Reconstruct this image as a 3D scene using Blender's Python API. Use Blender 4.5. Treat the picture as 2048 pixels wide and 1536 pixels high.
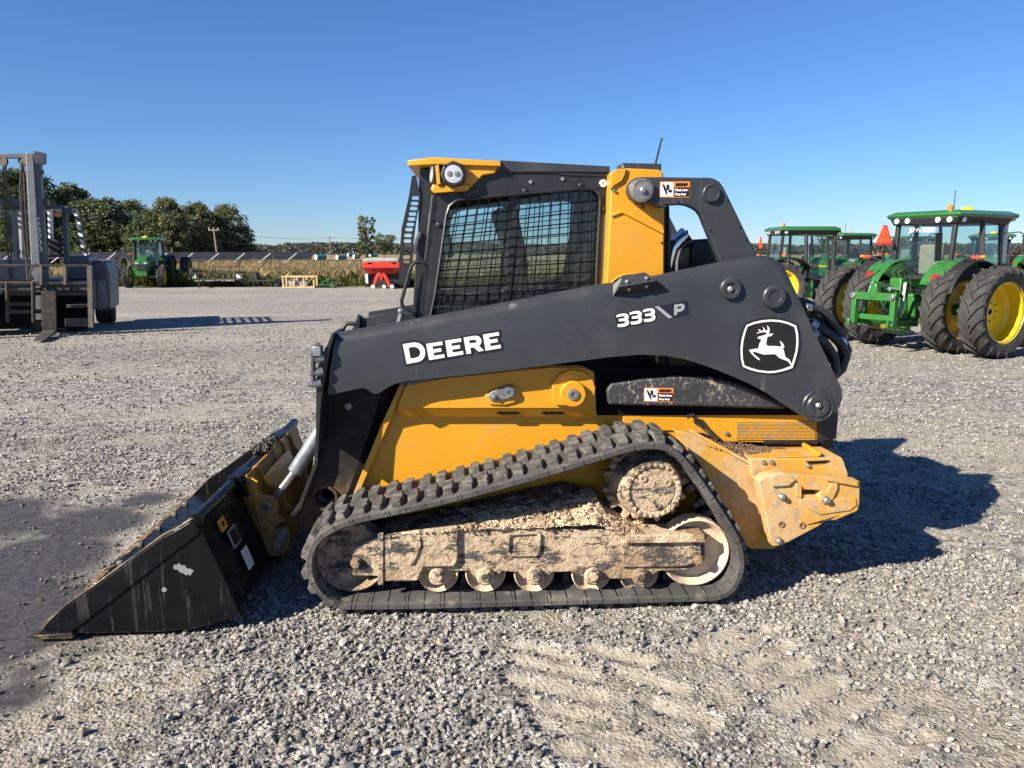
import bpy, bmesh, math, random
import numpy as np
from mathutils import Vector, Matrix, Quaternion
from mathutils.geometry import tessellate_polygon
R = math.radians
for o in list(bpy.data.objects): bpy.data.objects.remove(o)
SC = bpy.context.scene
COL = SC.collection
rng = np.random.default_rng(7)
random.seed(7)

# ------------------------------------------------------------------ camera
CAM_H, FPX, PITCH = 1.75, 1538.0, R(9.7)
cd = bpy.data.cameras.new('camera'); cam = bpy.data.objects.new('camera', cd); COL.objects.link(cam)
cam.location = (0, 0, CAM_H); cam.rotation_euler = (R(90) - PITCH, 0, 0)
cd.sensor_width = 36.0; cd.lens = FPX / 2048 * 36.0; cd.clip_start = 0.05; cd.clip_end = 6000
SC.camera = cam
SC.render.resolution_x, SC.render.resolution_y = 1024, 768

# ------------------------------------------------------------------ light
SUN_AZ, SUN_EL = R(35), R(31.5)          # direction the light travels (from +X towards +Y), elevation
L = Vector((math.cos(SUN_EL) * math.cos(SUN_AZ), math.cos(SUN_EL) * math.sin(SUN_AZ), -math.sin(SUN_EL)))
sd = bpy.data.lights.new('sun', 'SUN'); sun = bpy.data.objects.new('sun', sd); COL.objects.link(sun)
sd.energy = 5.0; sd.angle = R(0.53); sd.color = (1.0, 0.905, 0.77)
sun.rotation_euler = L.to_track_quat('-Z', 'Y').to_euler(); sun.location = (-20, -14, 20)
W = bpy.data.worlds.new('World'); SC.world = W; W.use_nodes = True
wn = W.node_tree; bg = wn.nodes['Background']
sk = wn.nodes.new('ShaderNodeTexSky'); sk.sky_type = 'NISHITA'; sk.sun_disc = False
sk.sun_elevation = SUN_EL; sk.sun_rotation = math.atan2(-L.x, -L.y)
sk.altitude = 0; sk.air_density = 1.0; sk.dust_density = 0.0; sk.ozone_density = 10.0
tn = wn.nodes.new('ShaderNodeMix'); tn.data_type = 'RGBA'; tn.blend_type = 'MULTIPLY'; tn.inputs[0].default_value = 1.0
wn.links.new(sk.outputs[0], tn.inputs[6]); tn.inputs[7].default_value = (0.97, 1.0, 1.09, 1)
wn.links.new(tn.outputs[2], bg.inputs[0]); bg.inputs[1].default_value = 0.055
SC.view_settings.view_transform = 'Standard'; SC.view_settings.look = 'None'
SC.view_settings.exposure = 1.2; SC.view_settings.gamma = 1.0; SC.view_settings.use_curve_mapping = False
SC.cycles.use_denoising = True
SC.cycles.max_bounces = 8; SC.cycles.transparent_max_bounces = 24
SC.cycles.use_adaptive_sampling = True; SC.cycles.adaptive_threshold = 0.015

# ------------------------------------------------------------------ picture -> place
_c, _s = math.cos(PITCH), math.sin(PITCH)
def ray(px, py):
    x = (px - 1024) / FPX; y = (768 - py) / FPX
    return Vector((x, _c + y * _s, -_s + y * _c))
def at(px, py, Y):
    d = ray(px, py); t = Y / d.y
    return Vector((d.x * t, Y, CAM_H + d.z * t))
def gnd(px, py, z=0.0):
    d = ray(px, py); t = (z - CAM_H) / d.z
    return Vector((d.x * t, d.y * t, z))

# ------------------------------------------------------------------ numpy noise
def _hash(ix, iy, s):
    n = (ix * 374761393 + iy * 668265263 + s * 974711) & 0x7fffffff
    n = ((n ^ (n >> 13)) * 1274126177) & 0x7fffffff
    n = n ^ (n >> 16)
    return (n & 0xffff) / 65535.0
def vnoise(x, y, s=0):
    x = np.asarray(x, float); y = np.asarray(y, float)
    ix = np.floor(x).astype(np.int64); iy = np.floor(y).astype(np.int64)
    fx = x - ix; fy = y - iy
    fx = fx * fx * (3 - 2 * fx); fy = fy * fy * (3 - 2 * fy)
    a = _hash(ix, iy, s); b = _hash(ix + 1, iy, s); c = _hash(ix, iy + 1, s); d = _hash(ix + 1, iy + 1, s)
    return (a * (1 - fx) + b * fx) * (1 - fy) + (c * (1 - fx) + d * fx) * fy
def fbm(x, y, o=4, s=0):
    t = 0; a = 1; n = 0
    for k in range(o):
        t = t + a * vnoise(x * 2 ** k, y * 2 ** k, s + k * 17); n += a; a *= 0.5
    return t / n

# ------------------------------------------------------------------ materials
MATS = {}
def _mix(nt, fac, a, b):
    m = nt.nodes.new('ShaderNodeMix'); m.data_type = 'RGBA'
    for i, v in ((0, fac), (6, a), (7, b)):
        if hasattr(v, 'is_output'): nt.links.new(v, m.inputs[i])
        else: m.inputs[i].default_value = v if i == 0 else (*v[:3], 1)
    return m.outputs[2]
def _math(nt, op, a, b=0.0, clamp=False):
    m = nt.nodes.new('ShaderNodeMath'); m.operation = op; m.use_clamp = clamp
    for i, v in ((0, a), (1, b)):
        if hasattr(v, 'is_output'): nt.links.new(v, m.inputs[i])
        else: m.inputs[i].default_value = v
    return m.outputs[0]
def _range(nt, v, lo, hi, a=0.0, b=1.0):
    m = nt.nodes.new('ShaderNodeMapRange'); m.interpolation_type = 'SMOOTHSTEP'
    nt.links.new(v, m.inputs[0])
    for i, q in ((1, lo), (2, hi), (3, a), (4, b)): m.inputs[i].default_value = q
    return m.outputs[0]
def _noise(nt, vec, scale, detail=4, rough=0.55, kind='noise', stretch=None, dist=0.0):
    if stretch:
        mp_ = nt.nodes.new('ShaderNodeMapping'); mp_.inputs['Scale'].default_value = stretch
        nt.links.new(vec, mp_.inputs[0]); vec = mp_.outputs[0]
    if kind == 'voronoi':
        n = nt.nodes.new('ShaderNodeTexVoronoi'); n.inputs['Scale'].default_value = scale
        nt.links.new(vec, n.inputs['Vector']); return n.outputs['Distance']
    n = nt.nodes.new('ShaderNodeTexNoise'); n.inputs['Scale'].default_value = scale
    n.inputs['Detail'].default_value = detail; n.inputs['Roughness'].default_value = rough
    n.inputs['Distortion'].default_value = dist
    nt.links.new(vec, n.inputs['Vector']); return n.outputs['Fac']
def mat(name, col, rough=0.5, metal=0.0, var=0.12, vscale=5, layers=(), bump=0.0, bscale=60, bdist=0.01, coat=0.0, rvar=0.1,
        spec=0.5, rand=0.0, bumps=()):
    """layers: dicts col, scale, lo, hi, detail, rough, stretch, kind, amt; all keyed to the object's own coordinates"""
    m = bpy.data.materials.new(name); m.use_nodes = True; nt = m.node_tree
    p = nt.nodes['Principled BSDF']
    tc = nt.nodes.new('ShaderNodeTexCoord').outputs['Object']
    if rand:
        oi = nt.nodes.new('ShaderNodeObjectInfo')
        ad = nt.nodes.new('ShaderNodeVectorMath'); ad.operation = 'MULTIPLY_ADD'
        nt.links.new(oi.outputs['Random'], ad.inputs[0]); ad.inputs[1].default_value = (31, 17, 23); nt.links.new(tc, ad.inputs[2])
        tc = ad.outputs[0]
    col = [q * 0.84 for q in col]; layers = [dict(l, col=[q * 0.84 for q in l['col']]) for l in layers]
    n1 = _noise(nt, tc, vscale, 5)
    c = _mix(nt, _range(nt, n1, 0.3, 0.7), [x * (1 - var) for x in col], [min(1, x * (1 + var)) for x in col])
    if rand:
        c = _mix(nt, _math(nt, 'MULTIPLY', oi.outputs['Random'], rand), c, [x * 0.35 for x in col])
    n2 = _noise(nt, tc, vscale * 6, 4)
    r = _math(nt, 'ADD', _math(nt, 'MULTIPLY', _math(nt, 'SUBTRACT', n2, 0.5), rvar * 2), rough, True)
    for k, l in enumerate(layers):
        nz = _noise(nt, tc, l['scale'], l.get('detail', 5), l.get('nr', 0.6), l.get('kind', 'noise'), l.get('stretch'), l.get('dist', 0))
        f = _range(nt, nz, l['lo'], l['hi'], 0, l.get('amt', 1.0))
        if 'mask' in l:
            q = _noise(nt, tc, l['mask'], 3)
            f = _math(nt, 'MULTIPLY', f, _range(nt, q, l.get('mlo', 0.45), l.get('mhi', 0.6)))
        if 'band' in l:           # (axis, from, to): stains that gather at one height of the thing, with a ragged edge
            ax, a, b = l['band']
            sx = nt.nodes.new('ShaderNodeSeparateXYZ'); nt.links.new(tc, sx.inputs[0])
            w = _math(nt, 'ADD', sx.outputs[ax], _math(nt, 'MULTIPLY', _math(nt, 'SUBTRACT', n1, 0.5), 0.3))
            f = _math(nt, 'MULTIPLY', f, _range(nt, w, a, b))
        c = _mix(nt, f, c, l['col'])
        if 'rough' in l:
            rr = nt.nodes.new('ShaderNodeMix'); rr.data_type = 'FLOAT'
            nt.links.new(f, rr.inputs[0]); nt.links.new(r, rr.inputs[2]); rr.inputs[3].default_value = l['rough']; r = rr.outputs[0]
    nt.links.new(c, p.inputs['Base Color']); nt.links.new(r, p.inputs['Roughness'])
    p.inputs['Metallic'].default_value = metal
    p.inputs['Specular IOR Level'].default_value = spec
    if coat: p.inputs['Coat Weight'].default_value = coat; p.inputs['Coat Roughness'].default_value = 0.12
    nrm = None
    for (bs, bm_, bd, kind) in ([(bscale, bump, bdist, 'noise')] if bump else []) + list(bumps):
        b = nt.nodes.new('ShaderNodeBump'); b.inputs['Strength'].default_value = bm_; b.inputs['Distance'].default_value = bd
        nt.links.new(_noise(nt, tc, bs, 6, 0.6, kind), b.inputs['Height'])
        if nrm: nt.links.new(nrm, b.inputs['Normal'])
        nrm = b.outputs[0]
    if nrm: nt.links.new(nrm, p.inputs['Normal'])
    MATS[name] = m
    return m
def glassmat(name, tint, rough=0.02, ior=1.45, dirt=0.0):
    m = bpy.data.materials.new(name); m.use_nodes = True; nt = m.node_tree
    out = nt.nodes['Material Output']; nt.nodes.remove(nt.nodes['Principled BSDF'])
    t = nt.nodes.new('ShaderNodeBsdfTransparent'); t.inputs[0].default_value = (*tint, 1)
    g = nt.nodes.new('ShaderNodeBsdfGlossy'); g.inputs['Roughness'].default_value = rough
    fr = nt.nodes.new('ShaderNodeFresnel'); ge = nt.nodes.new('ShaderNodeNewGeometry')     # a thin pane: both faces reflect as from outside
    nt.links.new(_math(nt, 'ADD', ior, _math(nt, 'MULTIPLY', ge.outputs['Backfacing'], 1 / ior - ior)), fr.inputs[0])
    mx = nt.nodes.new('ShaderNodeMixShader')
    nt.links.new(fr.outputs[0], mx.inputs[0]); nt.links.new(t.outputs[0], mx.inputs[1]); nt.links.new(g.outputs[0], mx.inputs[2])
    o = mx.outputs[0]
    if dirt:
        df = nt.nodes.new('ShaderNodeBsdfDiffuse'); df.inputs[0].default_value = (0.3, 0.29, 0.26, 1)
        tc = nt.nodes.new('ShaderNodeTexCoord').outputs['Object']
        f = _range(nt, _noise(nt, tc, 45, 6, 0.75), 0.5, 0.75, 0.01, dirt)
        m2 = nt.nodes.new('ShaderNodeMixShader'); nt.links.new(f, m2.inputs[0]); nt.links.new(o, m2.inputs[1]); nt.links.new(df.outputs[0], m2.inputs[2]); o = m2.outputs[0]
    nt.links.new(o, out.inputs[0]); MATS[name] = m
    return m

DUST = (0.36, 0.31, 0.25)
mat('charcoal', (0.034, 0.0385, 0.0445), 0.40, 0, 0.10, 3, [
    dict(col=(0.075, 0.082, 0.09), scale=1.0, stretch=(22, 22, 0.9), lo=0.54, hi=0.68, amt=0.75, rough=0.55, mask=1.3),
    dict(col=(0.33, 0.33, 0.32), scale=1.0, stretch=(16, 16, 1.4), lo=0.62, hi=0.72, amt=0.34, mask=2.2),
    dict(col=(0.42, 0.42, 0.40), scale=75, lo=0.68, hi=0.73, detail=2, amt=0.75, mask=2.4, mlo=0.48, mhi=0.60, band=(2, 1.12, 0.82)),
    dict(col=(0.36, 0.36, 0.35), scale=1.0, stretch=(34, 34, 150), lo=0.66, hi=0.71, detail=2, amt=0.65, mask=1.7, mlo=0.46, mhi=0.58, band=(2, 1.15, 0.85)),
    dict(col=(0.11, 0.105, 0.095), scale=2.2, lo=0.52, hi=0.72, detail=8, amt=0.28, rough=0.7)], spec=0.4, bump=0.04, bscale=260)
mat('scuffed_charcoal', (0.035, 0.037, 0.04), 0.55, 0, 0.25, 7, [
    dict(col=(0.42, 0.39, 0.34), scale=30, stretch=(1.6, 1, 1), lo=0.54, hi=0.61, detail=8, nr=0.8, amt=0.8, mask=3.0, mlo=0.40, mhi=0.52),
    dict(col=(0.45, 0.36, 0.25), scale=9, lo=0.57, hi=0.64, detail=9, nr=.7, amt=0.85, rough=0.9)], bump=0.3, bscale=90, bdist=0.004)
mat('machine_yellow', (0.66, 0.305, 0.014), 0.38, 0, 0.05, 2.5, [
    dict(col=(0.52, 0.29, 0.07), scale=3.5, lo=0.54, hi=0.8, amt=0.45, rough=0.65),
    dict(col=(0.25, 0.19, 0.13), scale=55, lo=0.67, hi=0.72, detail=3, amt=0.75, mask=3.5, mlo=0.48, mhi=0.6),
    dict(col=(0.47, 0.33, 0.15), scale=1.0, stretch=(18, 18, 1.6), lo=0.58, hi=0.72, amt=0.35, rough=0.6, mask=2.0),
    dict(col=(0.45, 0.32, 0.17), scale=7, lo=0.57, hi=0.70, detail=9, nr=0.7, amt=0.8, rough=0.85, band=(2, 1.0, 0.55)),
    dict(col=(0.28, 0.23, 0.24), scale=1.0, stretch=(26, 26, 60), lo=0.66, hi=0.70, amt=0.6, detail=3, mask=3.0, mlo=0.5, mhi=0.58, band=(2, 1.0, 0.8))], spec=0.45)
mat('dusty_yellow', (0.62, 0.32, 0.04), 0.5, 0, 0.10, 4, [
    dict(col=(0.54, 0.40, 0.24), scale=3.6, lo=0.44, hi=0.62, amt=0.72, rough=0.9, detail=8, nr=0.7),
    dict(col=(0.40, 0.29, 0.18), scale=20, lo=0.53, hi=0.63, amt=0.85, rough=0.95, detail=7),
    dict(col=(0.14, 0.10, 0.06), scale=70, lo=0.66, hi=0.73, amt=0.8, detail=3)], bump=0.35, bscale=45, bdist=0.006)
mat('shaded_yellow', (0.40, 0.205, 0.022), 0.55, 0, 0.2, 6, [dict(col=(0.16, 0.11, 0.05), scale=5, lo=0.45, hi=0.65, amt=0.7, rough=0.8, detail=8), dict(col=(0.05, 0.04, 0.03), scale=18, lo=0.58, hi=0.66, amt=0.8)])  # coupler plates: their shade is painted into this darker yellow
mat('satin_black', (0.016, 0.017, 0.019), 0.42, 0, 0.25, 6, [dict(col=(0.10, 0.095, 0.085), scale=14, lo=0.6, hi=0.8, amt=0.35, rough=0.8)])
mat('deep_black', (0.008, 0.008, 0.009), 0.85, 0, 0.2, 6, spec=0.08)
mat('leg_plate', (0.013, 0.012, 0.0115), 0.6, 0, 0.3, 6, [dict(col=(0.17, 0.105, 0.062), scale=7, lo=0.30, hi=0.58, amt=0.9, rough=0.95, detail=9, nr=0.7, band=(2, 0.66, 0.46)), dict(col=(0.05, 0.04, 0.032), scale=14, lo=0.55, hi=0.7, amt=0.5)], bump=0.35, bscale=70, bdist=0.006, spec=0.3)
mat('bucket_black', (0.007, 0.0075, 0.009), 0.24, 0, 0.3, 3, [
    dict(col=(0.10, 0.098, 0.092), scale=1.0, stretch=(24, 24, 1.3), lo=0.57, hi=0.63, amt=0.34, rough=0.6, dist=1.2, mask=2.0, mlo=0.36, mhi=0.5),
    dict(col=(0.30, 0.28, 0.25), scale=85, lo=0.69, hi=0.74, detail=3, amt=0.6, rough=0.85, mask=2.5),
    dict(col=(0.013, 0.0125, 0.012), scale=4, lo=0.45, hi=0.75, amt=0.5, rough=0.4)], bump=0.05, bscale=80, spec=0.13)
mat('worn_edge', (0.17, 0.125, 0.05), 0.55, 0.3, 0.3, 14, [dict(col=(0.22, 0.085, 0.03), scale=9, lo=0.45, hi=0.62, amt=0.9, rough=0.8),
    dict(col=(0.52, 0.46, 0.25), scale=22, lo=0.56, hi=0.66, amt=0.8), dict(col=(0.015, 0.015, 0.016), scale=5, lo=0.50, hi=0.56, amt=0.9)], bump=0.2, bscale=70)
mat('rusty_plate', (0.060, 0.038, 0.025), 0.75, 0, 0.35, 8, [dict(col=(0.19, 0.115, 0.065), scale=22, lo=0.42, hi=0.7, amt=0.7, rough=0.95),
    dict(col=(0.02, 0.018, 0.016), scale=5, lo=0.55, hi=0.72, amt=0.8)], bump=0.5, bscale=70, bdist=0.006)
mat('rubber', (0.055, 0.053, 0.05), 0.78, 0, 0.15, 5, [dict(col=(0.13, 0.125, 0.115), scale=6, lo=0.4, hi=0.7, amt=0.6, rough=0.9),
    dict(col=(0.30, 0.25, 0.185), scale=9, lo=0.54, hi=0.68, amt=0.5, detail=9, nr=0.7),
    dict(col=(0.22, 0.20, 0.175), scale=40, lo=0.60, hi=0.72, amt=0.5)], bump=0.25, bscale=120, bdist=0.003)
mat('lug_rubber', (0.07, 0.066, 0.06), 0.85, 0, 0.2, 14, [dict(col=(0.22, 0.205, 0.18), scale=18, lo=0.42, hi=0.66, amt=0.75, stretch=(0.6, 1, 3)),
    dict(col=(0.035, 0.034, 0.032), scale=30, lo=0.56, hi=0.68, amt=0.9)], bump=0.9, bscale=34, bdist=0.012, rand=0.35)
mat('dried_mud', (0.64, 0.49, 0.335), 0.95, 0, 0.16, 7, [
    dict(col=(0.33, 0.225, 0.135), scale=3.2, lo=0.48, hi=0.62, amt=0.75, detail=8),
    dict(col=(0.075, 0.08, 0.08), scale=7.0, lo=0.505, hi=0.545, detail=11, nr=0.82, amt=0.95, stretch=(0.7, 1, 1.7)),
    dict(col=(0.12, 0.085, 0.055), scale=26, lo=0.60, hi=0.66, amt=0.8, detail=6)], bump=1.0, bscale=30, bdist=0.022, spec=0.2, bumps=[(120, 0.6, 0.006, 'noise')])
mat('caked_mud', (0.62, 0.475, 0.325), 0.97, 0, 0.2, 9, [dict(col=(0.27, 0.17, 0.10), scale=3.5, lo=0.44, hi=0.58, amt=0.85, detail=8), dict(col=(0.14, 0.10, 0.065), scale=22, lo=0.58, hi=0.66, amt=0.75, detail=7)],
    bump=1.0, bscale=34, bdist=0.022, spec=0.15, bumps=[(140, 0.6, 0.006, 'noise')])
mat('pale_mud', (0.66, 0.52, 0.37), 0.95, 0, 0.14, 8, [dict(col=(0.34, 0.25, 0.16), scale=9, lo=0.58, hi=0.68, amt=0.7, detail=8)], bump=0.6, bscale=34, bdist=0.012, spec=0.15)
mat('brown_soil', (0.185, 0.12, 0.075), 0.97, 0, 0.3, 16, [dict(col=(0.34, 0.255, 0.17), scale=14, lo=0.52, hi=0.66, amt=0.8)], bump=1.0, bscale=70, bdist=0.012, spec=0.1)
mat('steel', (0.55, 0.55, 0.53), 0.32, 0.85, 0.15, 12, [dict(col=(0.30, 0.27, 0.22), scale=20, lo=0.55, hi=0.75, amt=0.5, rough=0.8)])
mat('chrome', (0.78, 0.79, 0.8), 0.10, 1.0, 0.03, 5)
mat('galvanised', (0.34, 0.36, 0.38), 0.42, 0.65, 0.18, 22, [dict(col=(0.24, 0.23, 0.21), scale=4, lo=0.5, hi=0.7, amt=0.6)], bump=0.1, bscale=160)
mat('grey_pin', (0.20, 0.205, 0.21), 0.45, 0.4, 0.2, 14, [dict(col=(0.33, 0.32, 0.3), scale=11, lo=0.55, hi=0.65, amt=0.7)])
mat('hose_black', (0.022, 0.022, 0.023), 0.55, 0, 0.3, 14, [dict(col=(0.14, 0.13, 0.115), scale=9, lo=0.5, hi=0.7, amt=0.6, rough=0.85)], bump=0.4, bscale=110, bdist=0.003)
mat('decal_white', (0.83, 0.83, 0.82), 0.4, 0, 0.03, 8, [dict(col=(0.3, 0.28, 0.25), scale=60, lo=0.68, hi=0.73, amt=0.6)])
mat('decal_black', (0.011, 0.011, 0.012), 0.32, 0, 0.1, 8, [dict(col=(0.35, 0.35, 0.34), scale=70, lo=0.715, hi=0.75, amt=0.6)])
mat('decal_navy', (0.008, 0.012, 0.022), 0.3, 0, 0.1, 8)
mat('decal_grey', (0.36, 0.38, 0.40), 0.4, 0.2, 0.05, 8)
mat('decal_orange', (0.80, 0.24, 0.03), 0.45, 0, 0.08, 8)
mat('lens_clear', (0.72, 0.73, 0.74), 0.12, 0.35, 0.15, 40)
mat('cloth_dark', (0.022, 0.022, 0.024), 0.85, 0, 0.2, 20)
mat('white_paint', (0.72, 0.72, 0.70), 0.5, 0, 0.06, 6)
mat('implement_red', (0.62, 0.035, 0.018), 0.42, 0, 0.08, 4, [dict(col=(0.35, 0.16, 0.1), scale=6, lo=0.6, hi=0.8, amt=0.3)])
mat('signal_red', (0.80, 0.055, 0.012), 0.4, 0, 0.05, 6)
mat('dark_red', (0.42, 0.015, 0.012), 0.3, 0, 0.05, 6)
mat('amber', (0.75, 0.22, 0.02), 0.25, 0, 0.05, 6)
mat('tractor_green', (0.034, 0.168, 0.034), 0.28, 0, 0.06, 4, [dict(col=(0.10, 0.14, 0.07), scale=5, lo=0.58, hi=0.8, amt=0.3, rough=0.6)], coat=0.3)
mat('rim_yellow', (0.88, 0.60, 0.010), 0.35, 0, 0.04, 4, [dict(col=(0.45, 0.33, 0.1), scale=7, lo=0.6, hi=0.8, amt=0.35)])
mat('tyre', (0.030, 0.030, 0.030), 0.8, 0, 0.2, 6, [dict(col=(0.12, 0.115, 0.105), scale=5, lo=0.45, hi=0.72, amt=0.5, rough=0.9)], bump=0.15, bscale=60)
mat('plastic_black', (0.020, 0.021, 0.022), 0.5, 0, 0.15, 8, [dict(col=(0.09, 0.088, 0.08), scale=7, lo=0.55, hi=0.75, amt=0.4)])
mat('interior_beige', (0.24, 0.22, 0.18), 0.8, 0, 0.1, 8)
mat('forklift_grey', (0.085, 0.095, 0.108), 0.48, 0, 0.1, 4, [dict(col=(0.10, 0.085, 0.07), scale=8, lo=0.58, hi=0.72, amt=0.7, rough=0.8)])
mat('forklift_pale', (0.24, 0.25, 0.26), 0.5, 0, 0.1, 5, [dict(col=(0.2, 0.18, 0.15), scale=8, lo=0.6, hi=0.75, amt=0.5)])
mat('forklift_navy', (0.035, 0.05, 0.075), 0.4, 0, 0.1, 5)
mat('grimy_steel', (0.075, 0.068, 0.06), 0.6, 0.3, 0.25, 9, [dict(col=(0.17, 0.11, 0.07), scale=7, lo=0.5, hi=0.68, amt=0.8, rough=0.9), dict(col=(0.22, 0.21, 0.19), scale=16, lo=0.6, hi=0.72, amt=0.5)], bump=0.2)
mat('pine_wood', (0.60, 0.43, 0.22), 0.75, 0, 0.15, 5, [dict(col=(0.45, 0.30, 0.14), scale=6, lo=0.5, hi=0.7, amt=0.5, stretch=(1, 1, 6))])
mat('weathered_wood', (0.25, 0.21, 0.17), 0.85, 0, 0.2, 6)
mat('pole_wood', (0.22, 0.19, 0.16), 0.9, 0, 0.2, 4)
mat('solar_cell', (0.010, 0.011, 0.016), 0.6, 0, 0.2, 1)
mat('bale_teal', (0.02, 0.19, 0.20), 0.4, 0, 0.2, 3)
mat('bale_white', (0.72, 0.72, 0.70), 0.8, 0, 0.15, 5)
mat('grey_tarp', (0.34, 0.34, 0.33), 0.7, 0, 0.1, 4)
mat('bark', (0.10, 0.085, 0.07), 0.95, 0, 0.3, 6, bump=0.5, bscale=12)
glassmat('cab_glass', (0.84, 0.905, 0.905), 0.02, 1.5, 0.10)
glassmat('tractor_glass', (0.88, 0.945, 0.94), 0.02, 1.45, 0.03)

# ------------------------------------------------------------------ mesh builder
def ang_basis(d):
    d = Vector(d).normalized(); a = Vector((0, 0, 1)) if abs(d.z) < 0.9 else Vector((1, 0, 0))
    x = d.cross(a).normalized(); return x, d.cross(x).normalized()
class MB:
    DX = 0.0
    def __init__(s): s.v = []; s.f = []
    def add(s, vs, fs):
        b = len(s.v); s.v += [tuple(q) for q in vs]; s.f += [tuple(b + i for i in f) for f in fs]; return s
    def loft(s, loops, caps=True, closed=False):
        n = len(loops[0]); vs = [q for l in loops for q in l]; fs = []
        m = len(loops)
        for i in range(m if closed else m - 1):
            j = (i + 1) % m
            for k in range(n): fs.append((i * n + k, i * n + (k + 1) % n, j * n + (k + 1) % n, j * n + k))
        if caps and not closed: fs.append(tuple(range(n))[::-1]); fs.append(tuple((m - 1) * n + k for k in range(n)))
        return s.add(vs, fs)
    def prism(s, pts, a, b):                       # pts in (x,z), from y=a to y=b
        return s.loft([[(x, a, z) for x, z in pts], [(x, b, z) for x, z in pts]])
    def prismz(s, pts, a, b):                      # pts in (x,y), from z=a to z=b
        return s.loft([[(x, y, a) for x, y in pts], [(x, y, b) for x, y in pts]])
    def prismx(s, pts, a, b):                      # pts in (y,z)
        return s.loft([[(a, y, z) for y, z in pts], [(b, y, z) for y, z in pts]])
    def plate(s, outer, holes, a, b):              # polygon with holes in (x,z), a..b in y
        loops = [outer] + list(holes); flat = [q for l in loops for q in l]; n = len(flat)
        tris = tessellate_polygon([[Vector((x, z, 0)) for x, z in l] for l in loops])
        vs = [(x, a, z) for x, z in flat] + [(x, b, z) for x, z in flat]
        fs = [tuple(t) for t in tris] + [tuple(n + i for i in t[::-1]) for t in tris]
        o = 0
        for l in loops:
            m = len(l)
            for k in range(m): fs.append((o + k, o + (k + 1) % m, n + o + (k + 1) % m, n + o + k))
            o += m
        return s.add(vs, fs)
    def box(s, c, size, rot=None):
        x, y, z = [q / 2 for q in size]; c = Vector(c)
        vs = [Vector(q) for q in ((-x, -y, -z), (x, -y, -z), (x, y, -z), (-x, y, -z), (-x, -y, z), (x, -y, z), (x, y, z), (-x, y, z))]
        if rot is not None: vs = [rot @ q for q in vs]
        return s.add([q + c for q in vs], [(0, 3, 2, 1), (4, 5, 6, 7), (0, 1, 5, 4), (1, 2, 6, 5), (2, 3, 7, 6), (3, 0, 4, 7)])
    def box2(s, x0, x1, y0, y1, z0, z1): return s.box(((x0 + x1) / 2, (y0 + y1) / 2, (z0 + z1) / 2), (abs(x1 - x0), abs(y1 - y0), abs(z1 - z0)))
    def bar(s, p, q, w, t, up=(0, 0, 1)):          # rectangular bar from p to q
        p, q = Vector(p), Vector(q); d = (q - p).normalized(); x = d.cross(Vector(up))
        if x.length < 1e-4: x = d.cross(Vector((1, 0, 0)))
        x.normalize(); y = d.cross(x)
        l = lambda c: [c + x * w / 2 + y * t / 2, c - x * w / 2 + y * t / 2, c - x * w / 2 - y * t / 2, c + x * w / 2 - y * t / 2]
        return s.loft([l(p), l(q)])
    def tube(s, path, r, n=8, closed=False):
        path = [Vector(p) for p in path]; m = len(path); loops = []; x = None
        for i, p in enumerate(path):
            if closed: d = path[(i + 1) % m] - path[i - 1]
            else: d = path[min(i + 1, m - 1)] - path[max(i - 1, 0)]
            d.normalize()
            if x is None: x, y = ang_basis(d)
            else:
                x = (x - d * x.dot(d)).normalized(); y = d.cross(x)
            rr = r[i] if isinstance(r, (list, tuple)) else r
            loops.append([p + (x * math.cos(a) + y * math.sin(a)) * rr for a in [2 * math.pi * k / n for k in range(n)]])
        return s.loft(loops, True, closed)
    def cyl(s, p, q, r, n=20, r2=None): return s.tube([p, q], [r, r if r2 is None else r2], n)
    def lathe(s, prof, o, axis, n=32, closed=False, caps=True):   # prof: (radius, distance along axis)
        o = Vector(o); d = Vector(axis).normalized(); x, y = ang_basis(d)
        loops = [[o + d * h + (x * math.cos(a) + y * math.sin(a)) * r for a in [2 * math.pi * k / n for k in range(n)]] for r, h in prof]
        return s.loft(loops, caps and not closed, closed)
    def hexbolt(s, c, axis, r, h):
        s.lathe([(r * 1.25, 0), (r * 1.25, h * 0.25)], c, axis, 12); return s.lathe([(r, h * 0.25), (r, h * 0.9), (r * 0.8, h)], c, axis, 6)
    def build(s, name, m, parent=None, bevel=0.0, smooth=32, off=None, kind=None, seg=2, label=None):
        if MB.DX: s.v = [(a + MB.DX, b, c) for a, b, c in s.v]
        vs = s.v if off is None else [(a - off[0], b - off[1], c - off[2]) for a, b, c in s.v]
        me = bpy.data.meshes.new(name); me.from_pydata(vs, [], s.f)
        bm = bmesh.new(); bm.from_mesh(me); bmesh.ops.recalc_face_normals(bm, faces=bm.faces); bm.to_mesh(me); bm.free()
        if smooth: me.shade_smooth(); me.set_sharp_from_angle(angle=R(smooth))
        else: me.shade_flat()
        me.materials.append(MATS[m] if isinstance(m, str) else m)
        o = bpy.data.objects.new(name, me); COL.objects.link(o)
        if parent is not None: o.parent = parent
        if bevel:
            b = o.modifiers.new('bevel', 'BEVEL'); b.width = bevel; b.segments = seg; b.limit_method = 'ANGLE'; b.angle_limit = R(38)
            b.harden_normals = False
        if kind: o['kind'] = kind
        if label: o['label'] = label
        return o
def tag(o, label=None, cat=None, group=None, kind=None):
    if label: o['label'] = label
    if cat: o['category'] = cat
    if group: o['group'] = group
    if kind: o['kind'] = kind
    return o
def empty(name, loc=(0, 0, 0), rz=0.0):
    o = bpy.data.objects.new(name, None); COL.objects.link(o); o.location = loc; o.rotation_euler = (0, 0, rz); o.empty_display_size = 0.2
    return o
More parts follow.
